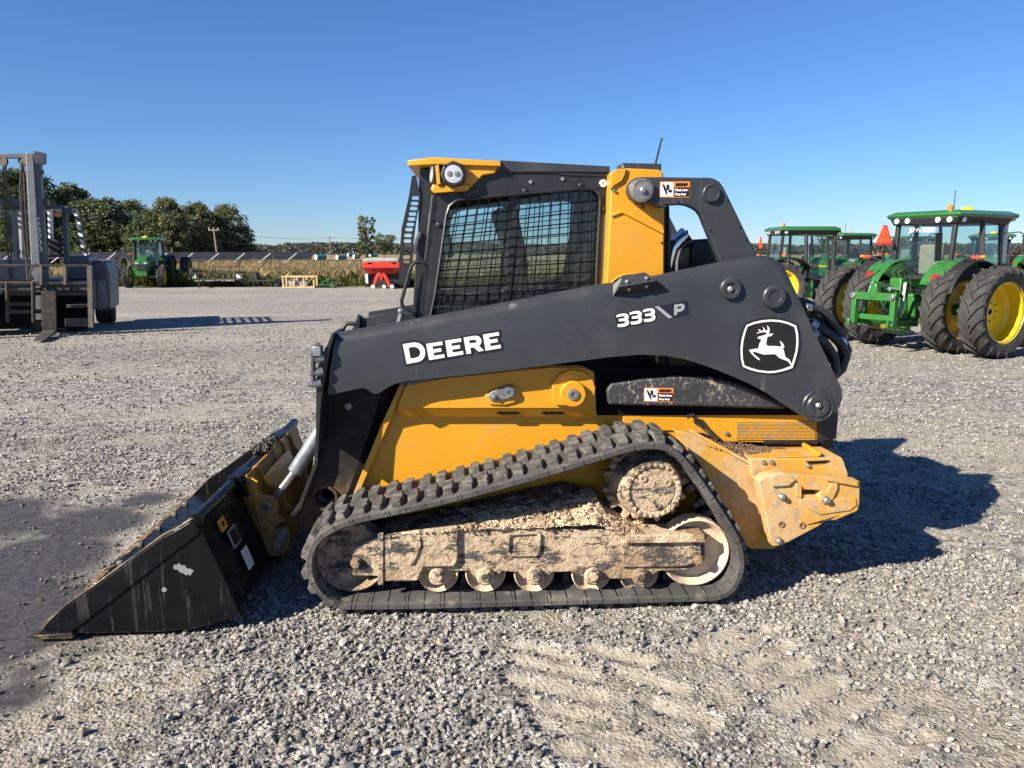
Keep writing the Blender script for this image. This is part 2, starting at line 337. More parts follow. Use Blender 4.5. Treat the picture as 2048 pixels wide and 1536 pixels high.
def inst(src, name, parent, loc=None, rot=None, scale=None):
    o = src.copy(); o.name = name; COL.objects.link(o); o.parent = parent
    if loc is not None: o.location = loc
    if rot is not None: o.rotation_euler = rot
    if scale is not None: o.scale = scale
    return o
def rawmesh(name, verts, faces_flat, nper, m, parent=None, attrs=None, smooth=False):
    """verts (n,3) array, faces_flat (m,nper) index array"""
    me = bpy.data.meshes.new(name); nv = len(verts); nf = len(faces_flat)
    me.vertices.add(nv); me.vertices.foreach_set('co', np.asarray(verts, np.float32).ravel())
    me.loops.add(nf * nper); me.loops.foreach_set('vertex_index', np.asarray(faces_flat, np.int32).ravel())
    me.polygons.add(nf); me.polygons.foreach_set('loop_start', np.arange(0, nf * nper, nper, dtype=np.int32))
    me.update(calc_edges=True)
    (me.shade_smooth if smooth else me.shade_flat)()
    for k, a in (attrs or {}).items():
        at_ = me.attributes.new(k, 'FLOAT', 'POINT'); at_.data.foreach_set('value', np.asarray(a, np.float32))
    me.materials.append(m); o = bpy.data.objects.new(name, me); COL.objects.link(o)
    if parent is not None: o.parent = parent
    return o
def circ(cx, cz, r, n=24, rz=None):
    rz = r if rz is None else rz
    return [(cx + r * math.cos(2 * math.pi * k / n), cz + rz * math.sin(2 * math.pi * k / n)) for k in range(n)]
# ================================================================== ground
YARD_END = 40.5
def segdist(x, y, a, b):
    ax, ay, bx, by = a.x, a.y, b.x, b.y; dx, dy = bx - ax, by - ay
    t = np.clip(((x - ax) * dx + (y - ay) * dy) / (dx * dx + dy * dy), 0, 1)
    return np.hypot(x - ax - t * dx, y - ay - t * dy)
BARS = [tuple(gnd(*p) for p in b) for b in (((1425, 1306), (1534, 1255)), ((1478, 1330), (1572, 1284)), ((1508, 1370), (1606, 1318)), ((1552, 1408), (1659, 1356)), ((1618, 1460), (1726, 1394)), ((1660, 1512), (1783, 1437)),
        ((1385, 1290), (1470, 1250)), ((1720, 1530), (1850, 1470)),
        ((1025, 1282), (1130, 1305)), ((1040, 1315), (1180, 1346)), ((1020, 1352), (1190, 1388)), ((1060, 1402), (1225, 1442)), ((1090, 1442), (1280, 1492)), ((1130, 1492), (1330, 1530)), ((1180, 1290), (1290, 1316)), ((1240, 1340), (1350, 1372)), ((1300, 1400), (1420, 1440)))]
def blobs(x, y, l):
    m = np.zeros_like(x)
    for (px, py, r, a) in l:
        g = gnd(px, py); m = np.maximum(m, a * np.exp(-((x - g.x) ** 2 + (y - g.y) ** 2) / (r * r)))
    return m
def f_wet(x, y):
    m = blobs(x, y, [(60, 1120, .55, 1.1), (190, 1035, .45, 1.0), (20, 1260, .42, 1.1), (290, 995, .28, .85), (120, 1200, .4, 1.0), (40, 1380, .22, .9), (160, 1290, .2, .7), (-60, 1180, .7, 1.1), (60, 1330, .16, .8), (-80, 1040, .8, 1)])
    return np.clip((m + .45 * (fbm(x * 3.1 + 9, y * 3.1, 4, 3) - .5) - .34) * 2.6, 0, 1)
def f_tread(x, y):
    m = np.zeros_like(x)
    for a, b in BARS: m = np.maximum(m, np.exp(-(segdist(x, y, a, b) / .045) ** 2))
    return np.clip(m * (.5 + 1.1 * fbm(x * 9, y * 9, 4, 61)) , 0, 1)
def f_ridge(x, y):                                  # stones pushed up between the tread bars
    m = np.zeros_like(x)
    for a, b in BARS: d = segdist(x, y, a, b); m = np.maximum(m, np.exp(-((d - .075) / .03) ** 2))
    return np.clip(m - f_tread(x, y), 0, 1)
def f_grey(x, y):                                   # where the loose crushed stone lies thick
    g = blobs(x, y, [(800, 1420, .42, 1.3), (720, 1300, .38, 1.3), (880, 1520, .4, 1.2), (620, 1470, .4, 1.0), (660, 1250, .35, 1.1), (560, 1250, .4, .9), (1500, 1180, .55, .7), (1800, 1150, .5, .8), (1950, 1300, .45, .7), (1560, 1210, .4, .8)])
    t = blobs(x, y, [(1250, 1420, .40, .75), (1500, 1330, .36, .65), (1640, 1480, .40, .65), (330, 1330, .35, .6), (200, 1390, .35, .6), (1130, 1330, .24, .65), (1900, 1450, .34, .45), (1120, 1500, .2, .6)])
    n = fbm(x * 1.1, y * 1.7, 4, 21)
    far_ = .36 + .75 * (n - .5)
    return np.clip(far_ * 1.0 + g * .75 - t * .6 + .8 * (fbm(x * 6, y * 6, 4, 8) - .5) - .50 * f_tread(x, y) + .25 * f_ridge(x, y), 0, 1)
def f_h(x, y):
    near = np.clip((14 - y) / 8, 0, 1) * np.clip((y - .5), 0, 1)
    h = (.020 * (fbm(x * 1.6, y * 1.6, 3, 2) - .5) + .014 * (fbm(x * 9, y * 9, 4, 5) - .5) + .003 * (fbm(x * 30, y * 30, 3, 6) - .5)) * near
    h = h - .013 * f_tread(x, y) + .009 * f_ridge(x, y) + .02 * np.clip(f_grey(x, y) - .5, 0, 1) * near
    w = f_wet(x, y); return h * (1 - .55 * w) - .012 * w
def spread(lo, hi, d0, d1, step, grow=1.18):
    a = list(np.arange(lo, hi, step)); q = hi; s_ = step; up = []
    while q < d1: up.append(q); s_ *= grow; q += s_
    up.append(d1); q = lo; s_ = step; dn = []
    while True:
        s_ *= grow; q -= s_
        if q <= d0: dn.append(d0); break
        dn.append(q)
    return np.array(dn[::-1] + a + up)
gx = spread(-3.6, 4.2, -3000, 3000, .026); gy = spread(2.0, 6.2, -60, 5000, .026, 1.12)
GX, GY = np.meshgrid(gx, gy, indexing='ij'); nx, ny = GX.shape
GZ = f_h(GX, GY) - .014
idx = np.arange(nx * ny).reshape(nx, ny)
gf = np.stack([idx[:-1, :-1], idx[1:, :-1], idx[1:, 1:], idx[:-1, 1:]], -1).reshape(-1, 4)
gm = bpy.data.materials.new('gravel_ground'); gm.use_nodes = True; nt = gm.node_tree; p = nt.nodes['Principled BSDF']
tc = nt.nodes.new('ShaderNodeTexCoord').outputs['Object']
def attr(n):
    a = nt.nodes.new('ShaderNodeAttribute'); a.attribute_name = n; return a.outputs['Fac']
gy_, wt_, td_ = attr('grey'), attr('wet'), attr('tread')
def vor(scale, out='Color'):
    v = nt.nodes.new('ShaderNodeTexVoronoi'); v.inputs['Scale'].default_value = scale; v.inputs['Randomness'].default_value = 1
    nt.links.new(tc, v.inputs['Vector']); return v.outputs[out]
def sepx(c):
    s_ = nt.nodes.new('ShaderNodeSeparateColor'); nt.links.new(c, s_.inputs[0]); return s_.outputs[0]
fine = _noise(nt, tc, 130, 5, .7); med = _noise(nt, tc, 26, 5, .65); big = _noise(nt, tc, 1.3, 5); huge = _noise(nt, tc, .16, 4)
v1 = sepx(vor(48)); v2 = sepx(vor(22)); v3 = sepx(vor(105)); v4 = sepx(vor(15))
tan_ = _mix(nt, _range(nt, med, .3, .7), (.27, .235, .18), (.44, .39, .305))
tan_ = _mix(nt, _range(nt, v3, .2, .95, 0, .45), tan_, (.30, .28, .25))
gre = _mix(nt, v1, (.055, .054, .053), (.44, .425, .395)); gre = _mix(nt, _range(nt, v2, .55, 1.0, 0, .5), gre, (.44, .41, .355))
gre = _mix(nt, _range(nt, v3, .6, 1.0, 0, .6), gre, (.16, .16, .163))
f = _math(nt, 'ADD', gy_, _math(nt, 'MULTIPLY', _math(nt, 'SUBTRACT', big, .5), .8))
f = _math(nt, 'ADD', f, _math(nt, 'MULTIPLY', _math(nt, 'SUBTRACT', med, .5), 1.8))
gre = _mix(nt, _range(nt, v4, .62, .95, 0, .75), gre, (.52, .505, .47)); gre = _mix(nt, _range(nt, v4, .36, .08, 0, .7), gre, (.07, .07, .07))
c = _mix(nt, _range(nt, f, .10, .50), tan_, gre); c = _mix(nt, _range(nt, v2, .70, .95, 0, .5), c, (.50, .48, .44)); c = _mix(nt, _range(nt, v2, .22, .04, 0, .6), c, (.08, .078, .075))
c = _mix(nt, _math(nt, 'MULTIPLY', td_, .5), c, (.40, .36, .29))
c = _mix(nt, _range(nt, huge, .42, .62, 0, .30), c, (.37, .34, .285))
lane = _noise(nt, tc, 1.0, 5, .6, 'noise', (.05, .42, 1))
c = _mix(nt, _range(nt, lane, .48, .62, 0, .42), c, (.43, .385, .31)); c = _mix(nt, _range(nt, lane, .46, .36, 0, .3), c, (.19, .18, .165))
c = _mix(nt, _range(nt, fine, .55, .8, 0, .4), c, (.13, .12, .11))
wc = _mix(nt, _range(nt, med, .35, .7), (.046, .042, .038), (.086, .079, .070))
c = _mix(nt, .14, c, (0, 0, 0)); c = _mix(nt, wt_, c, wc)
nt.links.new(c, p.inputs['Base Color'])
rr_ = nt.nodes.new('ShaderNodeMix'); rr_.data_type = 'FLOAT'; nt.links.new(wt_, rr_.inputs[0]); rr_.inputs[2].default_value = .95; rr_.inputs[3].default_value = .42
nt.links.new(rr_.outputs[0], p.inputs['Roughness']); p.inputs['Specular IOR Level'].default_value = .3
dry_ = _math(nt, 'MULTIPLY', _math(nt, 'SUBTRACT', 1.0, _math(nt, 'MULTIPLY', wt_, .8)), _math(nt, 'SUBTRACT', 1.0, _math(nt, 'MULTIPLY', td_, .6)))
b1 = nt.nodes.new('ShaderNodeBump'); nt.links.new(_math(nt, 'MULTIPLY', dry_, .6), b1.inputs['Strength']); b1.inputs['Distance'].default_value = .02
dome = _math(nt, 'ADD', vor(62, 'Distance'), _math(nt, 'MULTIPLY', vor(27, 'Distance'), .5))
hgt = _math(nt, 'MULTIPLY', dome, -1.0); hgt = _math(nt, 'ADD', hgt, _math(nt, 'MULTIPLY', _noise(nt, tc, 75, 6, .7), .7)); nt.links.new(hgt, b1.inputs['Height'])
b2 = nt.nodes.new('ShaderNodeBump'); nt.links.new(_math(nt, 'MULTIPLY', dry_, .2), b2.inputs['Strength']); b2.inputs['Distance'].default_value = .006
nt.links.new(fine, b2.inputs['Height']); nt.links.new(b1.outputs[0], b2.inputs['Normal']); nt.links.new(b2.outputs[0], p.inputs['Normal'])
fx, fy = GX.ravel(), GY.ravel()
ground = rawmesh('ground', np.stack([fx, fy, GZ.ravel()], -1), gf, 4, gm, None, dict(grey=f_grey(fx, fy), wet=f_wet(fx, fy), tread=f_tread(fx, fy) * np.clip(fbm(fx * 14, fy * 14, 3, 40) * 2 - .3, 0, 1)), smooth=True)
tag(ground, 'grey and tan crushed stone yard', kind='structure')

# ------------------------------------------------------------------ loose stones
sm = bpy.data.materials.new('crushed_stone'); sm.use_nodes = True; nt = sm.node_tree; p = nt.nodes['Principled BSDF']
tc = nt.nodes.new('ShaderNodeTexCoord').outputs['Object']
tn_, wt_, wr_ = attr('tone'), attr('wet'), attr('warm')
c = _mix(nt, tn_, (.052, .052, .053), (.40, .39, .365)); c = _mix(nt, _math(nt, 'MULTIPLY', wr_, .75), c, (.40, .335, .24))
c = _mix(nt, _range(nt, _noise(nt, tc, 160, 4), .45, .75, 0, .4), c, (.36, .34, .30))
c = _mix(nt, _math(nt, 'MULTIPLY', wt_, .62), c, (.05, .048, .046))
nt.links.new(c, p.inputs['Base Color']); p.inputs['Roughness'].default_value = .88; p.inputs['Specular IOR Level'].default_value = .3
bb = nt.nodes.new('ShaderNodeBump'); bb.inputs['Strength'].default_value = .5; bb.inputs['Distance'].default_value = .004
nt.links.new(_noise(nt, tc, 220, 4), bb.inputs['Height']); nt.links.new(bb.outputs[0], p.inputs['Normal'])
def rock_shapes(n, sub):
    out = []
    for k in range(n):
        bm = bmesh.new()
        if sub: bmesh.ops.create_icosphere(bm, subdivisions=1, radius=1)
        else:
            bmesh.ops.create_cube(bm, size=1.3); bmesh.ops.triangulate(bm, faces=bm.faces)
        v = np.array([q.co[:] for q in bm.verts]); fc = np.array([[q.index for q in f_.verts] for f_ in bm.faces]); bm.free()
        # cut by a few random planes to get chipped facets
        for _ in range(5):
            nn = rng.normal(size=3); nn /= np.linalg.norm(nn); d = v @ nn; lim = rng.uniform(.45, .8)
            v = v - np.outer(np.clip(d - lim, 0, None), nn)
        out.append((v + rng.normal(size=v.shape) * .06, fc))
    return out
S1, S0 = rock_shapes(14, True), rock_shapes(14, False)
def scatter(n, x0, x1, y0, y1, rmin, rmax, shapes, power=2.2, thin=1.0, wetf=1.0, gpow=1.0):
    x = rng.uniform(x0, x1, n); y = rng.uniform(y0, y1, n)
    inside = np.abs(x) < (y * .70 + .35); x, y = x[inside], y[inside]
    g = f_grey(x, y); w = f_wet(x, y)
    clump = fbm(x * 7, y * 7, 3, 77)
    keep = rng.random(len(x)) < np.clip((.10 + .95 * g ** gpow) * (.35 + 1.3 * clump), 0, 1) * (1 - .90 * w * wetf) * thin
    x, y, g, w = x[keep], y[keep], g[keep], w[keep]; m = len(x)
    r = rmin + (rmax - rmin) * rng.random(m) ** power
    r = np.where(g < .3, r * .75, r)
    z = f_h(x, y) - .014 + r * rng.uniform(.1, .7, m)
    which = rng.integers(0, len(shapes), m); V, Fc, T, Wt, Wm = [], [], [], [], []; off = 0
    tone = np.clip(rng.beta(1.3, 1.7, m) , 0, 1); warm = np.where(rng.random(m) < .16, rng.random(m), rng.random(m) * .22) + np.clip(.45 - g, 0, 1) * .9
    for k in range(len(shapes)):
        s = np.where(which == k)[0]
        if not len(s): continue
        bv, bf = shapes[k]; q = rng.normal(size=(len(s), 4)); q /= np.linalg.norm(q, axis=1)[:, None]
        a, b, c_, d = q.T
        Rm = np.stack([np.stack([1 - 2 * (c_ * c_ + d * d), 2 * (b * c_ - a * d), 2 * (b * d + a * c_)], -1), np.stack([2 * (b * c_ + a * d), 1 - 2 * (b * b + d * d), 2 * (c_ * d - a * b)], -1), np.stack([2 * (b * d - a * c_), 2 * (c_ * d + a * b), 1 - 2 * (b * b + c_ * c_)], -1)], 1)
        sc_ = rng.uniform(.55, 1.15, (len(s), 1, 3)); vv = bv[None] * sc_; vv = np.einsum('nij,nkj->nki', Rm, vv) * r[s][:, None, None]
        vv[..., 2] *= .8
        vv += np.stack([x[s], y[s], z[s]], -1)[:, None]
        V.append(vv.reshape(-1, 3)); nb = len(bv)
        Fc.append((bf[None] + (np.arange(len(s)) * nb)[:, None, None]).reshape(-1, 3) + off); off += len(s) * nb
        T.append(np.repeat(tone[s], nb)); Wt.append(np.repeat(w[s], nb)); Wm.append(np.repeat(np.clip(warm[s], 0, 1), nb))
    return np.concatenate(V), np.concatenate(Fc), np.concatenate(T), np.concatenate(Wt), np.concatenate(Wm), off
parts_ = [scatter(46000, -2.6, 2.9, 2.05, 4.2, .0035, .0175, S1, 2.1), scatter(4200, -2.6, 2.9, 2.05, 4.6, .012, .027, S1, 2.4, .8, gpow=1.8), scatter(90000, -5.5, 5.6, 4.2, 8.5, .006, .021, S0, 2.2, .9), scatter(90000, -11, 12, 8.5, 18, .010, .028, S0, 2.0, .8),
          scatter(2600, -2.6, -.9, 2.5, 5.6, .006, .017, S1, 2.0, 1, .35), scatter(60000, -2.6, 2.9, 2.05, 4.4, .002, .006, S0, 1.5, .8, gpow=.22)]
VV, FF, TT, WW, MM = [], [], [], [], []; o_ = 0
for a, b, t_, w_, m_, n_ in parts_: VV.append(a); FF.append(b + o_); TT.append(t_); WW.append(w_); MM.append(m_); o_ += n_
grv = rawmesh('gravel', np.concatenate(VV), np.concatenate(FF), 3, sm, None, dict(tone=np.concatenate(TT), wet=np.concatenate(WW), warm=np.concatenate(MM)))
tag(grv, 'loose crushed limestone lying over the yard', 'gravel', kind='stuff')

# ------------------------------------------------------------------ field beyond the yard
fm_ = mat('dry_field', (.27, .20, .10), .95, 0, .3, .4, [dict(col=(.16, .14, .06), scale=.25, lo=.45, hi=.65, amt=.8), dict(col=(.42, .31, .16), scale=3, lo=.5, hi=.7, amt=.6)])
fld = MB(); fld.box2(-2500, 2500, YARD_END, 4800, -.2, .012); fo = fld.build('field', 'dry_field', None); tag(fo, 'dry open field beyond the yard', kind='structure')
def leafmat(name, c0, c1, trans=.25):
    m = bpy.data.materials.new(name); m.use_nodes = True; nt = m.node_tree; p = nt.nodes['Principled BSDF']
    a = nt.nodes.new('ShaderNodeAttribute'); a.attribute_name = 'tone'
    oi = nt.nodes.new('ShaderNodeObjectInfo')
    c = _mix(nt, a.outputs['Fac'], c0, c1); c = _mix(nt, _math(nt, 'MULTIPLY', oi.outputs['Random'], .3), c, [q * .6 for q in c0])
    nt.links.new(c, p.inputs['Base Color']); p.inputs['Roughness'].default_value = .7; p.inputs['Specular IOR Level'].default_value = .25
    t = nt.nodes.new('ShaderNodeBsdfTranslucent'); nt.links.new(c, t.inputs[0]); mx = nt.nodes.new('ShaderNodeMixShader'); mx.inputs[0].default_value = trans
    nt.links.new(p.outputs[0], mx.inputs[1]); nt.links.new(t.outputs[0], mx.inputs[2]); nt.links.new(mx.outputs[0], nt.nodes['Material Output'].inputs[0]); MATS[name] = m
    return m
leafmat('leaf_dark', (.045, .068, .028), (.15, .185, .08)); leafmat('leaf_olive', (.075, .09, .038), (.26, .26, .12)); leafmat('leaf_green', (.06, .085, .038), (.20, .23, .10))
leafmat('grass_dry', (.16, .12, .045), (.46, .36, .19), .35); leafmat('grass_green', (.05, .075, .015), (.16, .19, .05), .35); leafmat('leaf_far', (.055, .062, .050), (.12, .125, .095), .2)
def cards(cen, size, tone, r_):
    """random small leaf quads at the given centres"""
    n = len(cen); a = r_.normal(size=(n, 3)); a /= np.linalg.norm(a, axis=1)[:, None]; b = np.cross(a, r_.normal(size=(n, 3))); b /= np.linalg.norm(b, axis=1)[:, None]
    s = (size * r_.uniform(.6, 1.4, n))[:, None]; A, B = a * s, b * s * .62
    v = np.stack([cen - A, cen + B, cen + A, cen - B], 1).reshape(-1, 3); f = np.arange(n * 4).reshape(-1, 4)
    return v, f, np.repeat(tone, 4)
def tree_mesh(seed, h, rx, trunk_h, nclump, nleaf, leaf, shape='round', lean=0.0):
    r_ = np.random.default_rng(seed); C, Tn = [], []; limbs = MB()
    limbs.tube([(0, 0, -.1), (lean * .3, 0, trunk_h), (lean * .7, .1, h * .6), (lean, 0, h * .85)], [h * .022, h * .017, h * .010, h * .003], 8)
    for k in range(nclump):
        if shape == 'round':
            t = r_.uniform(0, 1); zz_ = trunk_h + (h - trunk_h) * t; rad = rx * math.sqrt(max(.05, 1 - (2 * t * .93 - .86) ** 2)) * (1.0 - .25 * t)
        elif shape == 'column':
            t = r_.uniform(0, 1); zz_ = trunk_h + (h - trunk_h) * t; rad = rx * (1.05 - .5 * abs(t - .55)) 
        else:
            t = r_.uniform(0, 1); zz_ = trunk_h + (h - trunk_h) * (.25 + .75 * t) * 1.0; rad = rx * (.45 + .65 * t)
        th = r_.uniform(0, 2 * math.pi); q = rad * r_.uniform(.45, 1.0) ** .6
        c = np.array([lean * t + q * math.cos(th), q * math.sin(th), zz_ - .12 * h * (q / rx) ** 2])
        cr = r_.uniform(.5, 1.3) * rx * .27
        n = int(nleaf * r_.uniform(.6, 1.4)); d = r_.normal(size=(n, 3)); d /= np.linalg.norm(d, axis=1)[:, None]; d *= (r_.random(n) ** .45)[:, None] * cr * np.array([1, 1, .75])
        C.append(c + d); Tn.append(np.clip(r_.uniform(.2, .65) + r_.normal(size=n) * .28, 0, 1))
        if k % 3 == 0:
            b0 = Vector((lean * .4, 0, max(trunk_h * .8, zz_ * .55))); limbs.tube([b0, (b0 + Vector(c)) / 2 + Vector((0, 0, .2)), Vector(c)], [h * .008, h * .005, h * .0015], 5)
    v, f, t_ = cards(np.concatenate(C), leaf, np.concatenate(Tn), r_)
    return limbs, v, f, t_
TREES = [tree_mesh(1, 11, 4.4, .8, 170, 75, .20), tree_mesh(2, 12, 4.0, 1.0, 160, 75, .20), tree_mesh(3, 9.5, 4.8, .3, 170, 75, .20), tree_mesh(4, 11, 4.8, .4, 180, 75, .20)]
_tm = {}
def tree(kind, name, loc, s, leafm, label, rz, group):
    key = (id(kind) if isinstance(kind, tuple) else kind, leafm); e = empty(name, loc, rz); e.scale = s
    if key not in _tm:
        l, v, f, t_ = kind if isinstance(kind, tuple) else TREES[kind]
        tr = l.build('trunk', 'bark', e); cr = rawmesh('crown', v, f, 4, MATS[leafm], e, dict(tone=t_)); _tm[key] = (tr, cr)
    else:
        for q in _tm[key]: inst(q, q.name.split('.')[0], e)
    tag(e, label, 'tree', group); return e
TG = 'trees along the field edge'
tl = [(20, 345, 1, 'leaf_dark', 'tall thin-crowned tree behind the forklift mast'), (52, 350, 3, 'leaf_dark', 'leafy tree rising between the forklift mast posts'), (135, 372, 0, 'leaf_dark', 'tall dark rounded tree just beside the forklift mast'), (205, 402, 2, 'leaf_dark', 'dark tree above the small tractor\'s exhaust stack'),
      (262, 406, 3, 'leaf_dark', 'broad dark tree directly above the dual-wheeled tractor cab'), (332, 400, 1, 'leaf_olive', 'tallest olive-tinged tree in the wood behind the tractor'), (390, 408, 0, 'leaf_olive', 'olive tree behind the leaning utility pole'), (452, 414, 3, 'leaf_olive', 'last round olive tree at the open end of the wood'), (170, 404, 2, 'leaf_dark', 'lower dark tree between forklift and tractor'), (420, 430, 2, 'leaf_dark', 'dark lower tree filling the wood beside the leaning pole'), (300, 424, 2, 'leaf_dark', 'low dark tree filling the wood behind the tractor roof')]
for i, (px, py, k, lm, lab) in enumerate(tl):
    Y = 104 + (i * 7 % 5) * 3.0; base = gnd(px, 530); top = at(px, py, Y); h0 = (11, 12, 9.5, 11)[k]
    s = top.z / h0; tree(k, 'field_tree', (top.x, Y, 0), (s * 1.06, s * 1.06, s), lm, lab, i * 1.3, TG)
t1 = tree_mesh(11, 10, 1.9, 2.0, 95, 40, .16, 'column', .5); t2 = tree_mesh(12, 8, 3.0, 1.6, 100, 40, .16, 'vee', .2)
for kk, px, py, Y, lab, nm in ((t1, 728, 428, 118, 'tall narrow lone tree standing in the open field', 'lone_tree'), (t2, 767, 464, 126, 'short flat-topped lone tree beside the perforated cab guard', 'lone_tree')):
    top = at(px, py, Y); hh = 10 if kk is t1 else 8; s = top.z / hh
    tree(kk, nm, (top.x, Y, 0), (s * .95, s * .95, s), 'leaf_green', lab, .4, None)
# yellowing tree behind the tractors
top = at(1668, 464, 75); tree(t2, 'yellowing_tree', (top.x, 75, 0), (top.z / 8,) * 3, 'leaf_olive', 'yellowing tree top showing beside the exhaust of the middle tractor', 1.0, None)
# distant wood line
r_ = np.random.default_rng(5); n = 60000; xs = r_.uniform(-620, 700, n); ys = r_.uniform(640, 700, n)
hh = 8.0 + 5.5 * (fbm(xs / 22, ys * 0, 4, 9) - .35) + 1.5 * (fbm(xs / 5, ys * 0, 3, 4) - .5); zs = hh * r_.random(n) ** .7
v, f, t_ = cards(np.stack([xs, ys, zs], -1), 1.15, np.clip(r_.normal(.45, .25, n), 0, 1), r_)
wl = rawmesh('distant_wood', v, f, 4, MATS['leaf_far'], None, dict(tone=t_)); tag(wl, 'low dark wood line on the far horizon', 'wood', kind='stuff')
# weeds and grass
def grass(name, n, x0, x1, y0, y1, h0, h1, m, label, w=.013, lean=.45, seed=3, clump=True):
    r_ = np.random.default_rng(seed); y = y0 + (y1 - y0) * r_.random(n) ** 1.9; x = r_.uniform(x0, x1, n) * (y / y1 if False else 1)
    k = fbm(x * .35, y * .35, 4, seed); keep = r_.random(n) < np.clip(k * 2.2 - .45, .05, 1); x, y, k = x[keep], y[keep], k[keep]; n = len(x)
    h = (h0 + (h1 - h0) * r_.random(n)) * (.55 + .9 * k); th = r_.uniform(0, 6.28, n); wd = w * r_.uniform(.6, 1.5, n) * (1 + y / 90)
    dx, dy = np.cos(th) * wd, np.sin(th) * wd; lx, ly = r_.normal(0, lean, n) * h, r_.normal(0, lean, n) * h; z0 = np.full(n, .0)
    v = np.stack([np.stack([x - dx, y - dy, z0], -1), np.stack([x + dx, y + dy, z0], -1), np.stack([x + dx * .8 + lx * .45, y + dy * .8 + ly * .45, h * .6], -1), np.stack([x + lx, y + ly, h], -1)], 1).reshape(-1, 3)
    o = rawmesh(name, v, np.arange(n * 4).reshape(-1, 4), 4, MATS[m], None, dict(tone=np.repeat(np.clip(r_.normal(.5, .28, n), 0, 1), 4))); tag(o, label, 'grass', kind='stuff'); return o
grass('dry_grass', 150000, -36, 40, 41.6, 100, .30, .95, 'grass_dry', 'tall dry straw-coloured weeds beyond the wire fence')
grass('green_weeds', 26000, -34, 40, 40.4, 47, .2, .75, 'grass_green', 'low green weeds along the edge of the yard', .022, .5, 8)
# ================================================================== compact track loader
YAW = R(3.5); MO = Vector((0.0, 3.54, 0.0))
UD = Vector((math.cos(YAW), math.sin(YAW), 0)); VD = Vector((-math.sin(YAW), math.cos(YAW), 0))
VW = 2.0                                            # overall width over the tracks
def mp(px, py, v):
    d = ray(px, py); c = Vector((0, 0, CAM_H)) - MO
    t = (v - c.dot(VD)) / d.dot(VD); p = c + d * t
    return (p.dot(UD), p.z)
def P(txt, v): return [mp(*[float(q) for q in t.split(',')], v) for t in txt.split()]
def far(v): return VW - v
def pt(px, py, v): u, z = mp(px, py, v); return (u, v, z)
def plen(px, v):                                    # metres per picture pixel near that depth
    return px * (MO.y + v + 0.15) / FPX
LD = empty('track_loader', MO, YAW)
tag(LD, 'yellow and charcoal tracked skid loader with muddy rubber tracks, cab and front bucket', 'loader')
def hexb(name, px, py, v, r, h, m='steel', parent=LD, depth=0.0):
    u, z = mp(px, py, v); return MB().hexbolt((u, v, z), (0, -1, 0), r, h).build(name, m, parent)

# ---------------------------------------------------------------- rubber track
OUT = P('700,1230 662,1216 628,1188 609,1145 614,1098 640,1064 690,1040 760,1024 866,1003 1027,960 1158,922 1215,904 1262,890 '
        '1300,885 1335,889 1362,905 1385,930 1412,968 1439,1008 1466,1050 1484,1085 1492,1122 1487,1155 1470,1188 1440,1210 1400,1219', 0.0)
OUT = [(u, max(z, 0.03)) for u, z in OUT]
def smooth_closed(pts, n=260, it=2):
    for _ in range(it):
        q = []
        for i in range(len(pts)):
            a, b = Vector(pts[i]), Vector(pts[(i + 1) % len(pts)])
            q += [a * 0.75 + b * 0.25, a * 0.25 + b * 0.75]
        pts = q
    d = [0]
    for i in range(len(pts)): d.append(d[-1] + (Vector(pts[(i + 1) % len(pts)]) - Vector(pts[i])).length)
    out = []; tot = d[-1]
    for k in range(n):
        t = tot * k / n; i = max(j for j in range(len(pts)) if d[j] <= t)
        a, b = Vector(pts[i]), Vector(pts[(i + 1) % len(pts)]); out.append(a + (b - a) * ((t - d[i]) / max(1e-6, d[i + 1] - d[i])))
    return out, tot
LOOP, LTOT = smooth_closed(OUT)
NL = len(LOOP)
def frame_at(k):
    a, b = LOOP[(k - 1) % NL], LOOP[(k + 1) % NL]; t = (b - a).normalized()
    n = Vector((-t.y, t.x))                          # loop runs clockwise in (u,z): this normal points outward
    return LOOP[k % NL], t, n
_cen = sum(LOOP, Vector((0, 0))) / NL
SGN = 1 if (LOOP[0] - _cen).dot(frame_at(0)[2]) > 0 else -1
TW = 0.45
def belt(v0, v1, name):
    mb = MB(); loops = []
    for k in range(NL):
        p, t, n = frame_at(k); n = n * SGN; th = 0.036
        prof = [(0.0, -0.006), (0.012, 0.0), (TW - 0.012, 0.0), (TW, -0.006), (TW, -th + 0.008), (TW - 0.012, -th), (0.012, -th), (0.0, -th + 0.008)]
        loops.append([(p.x + n.x * h, v0 + (v1 - v0) * w / TW, p.y + n.y * h) for w, h in prof])
    mb.loft(loops, False, True)
    return mb.build(name, 'rubber', LD, smooth=40)
track = belt(0.0, TW, 'rubber_track'); track['label'] = 'dusty grey rubber track with block tread'
trackf = belt(VW - TW, VW, 'rubber_track'); trackf['label'] = 'rubber track on the far side'
def block(lu, lv, h, t=0.8, name='tread_lug', m='lug_rubber', parent=None, jag=0.0):
    a, b = lu / 2, lv / 2; c, d = a * t, b * 0.92
    base = [(-a * 0.7, -b), (a * 0.7, -b), (a, -b * 0.4), (a * 0.85, b), (-a * 0.85, b), (-a, b * 0.35)]
    top = [(-c * 0.65, -d), (c * 0.7, -d), (c, -d * 0.35), (c * 0.8, d), (-c * 0.75, d), (-c, d * 0.3)]
    mb = MB().loft([[(x, y, -0.004) for x, y in base], [(x, y, h * 0.7) for x, y in [((p[0] + q[0]) / 2, (p[1] + q[1]) / 2) for p, q in zip(base, top)]],
                    [(x + random.uniform(-1, 1) * jag, y, h + random.uniform(-1, 1) * jag) for x, y in top]])
    return mb.build(name, m, parent, bevel=0.004)
NLUG = int(round(LTOT / 0.088))
lug_src = [block(0.068, 0.17, 0.03, jag=0.004, parent=track) for _ in range(4)]
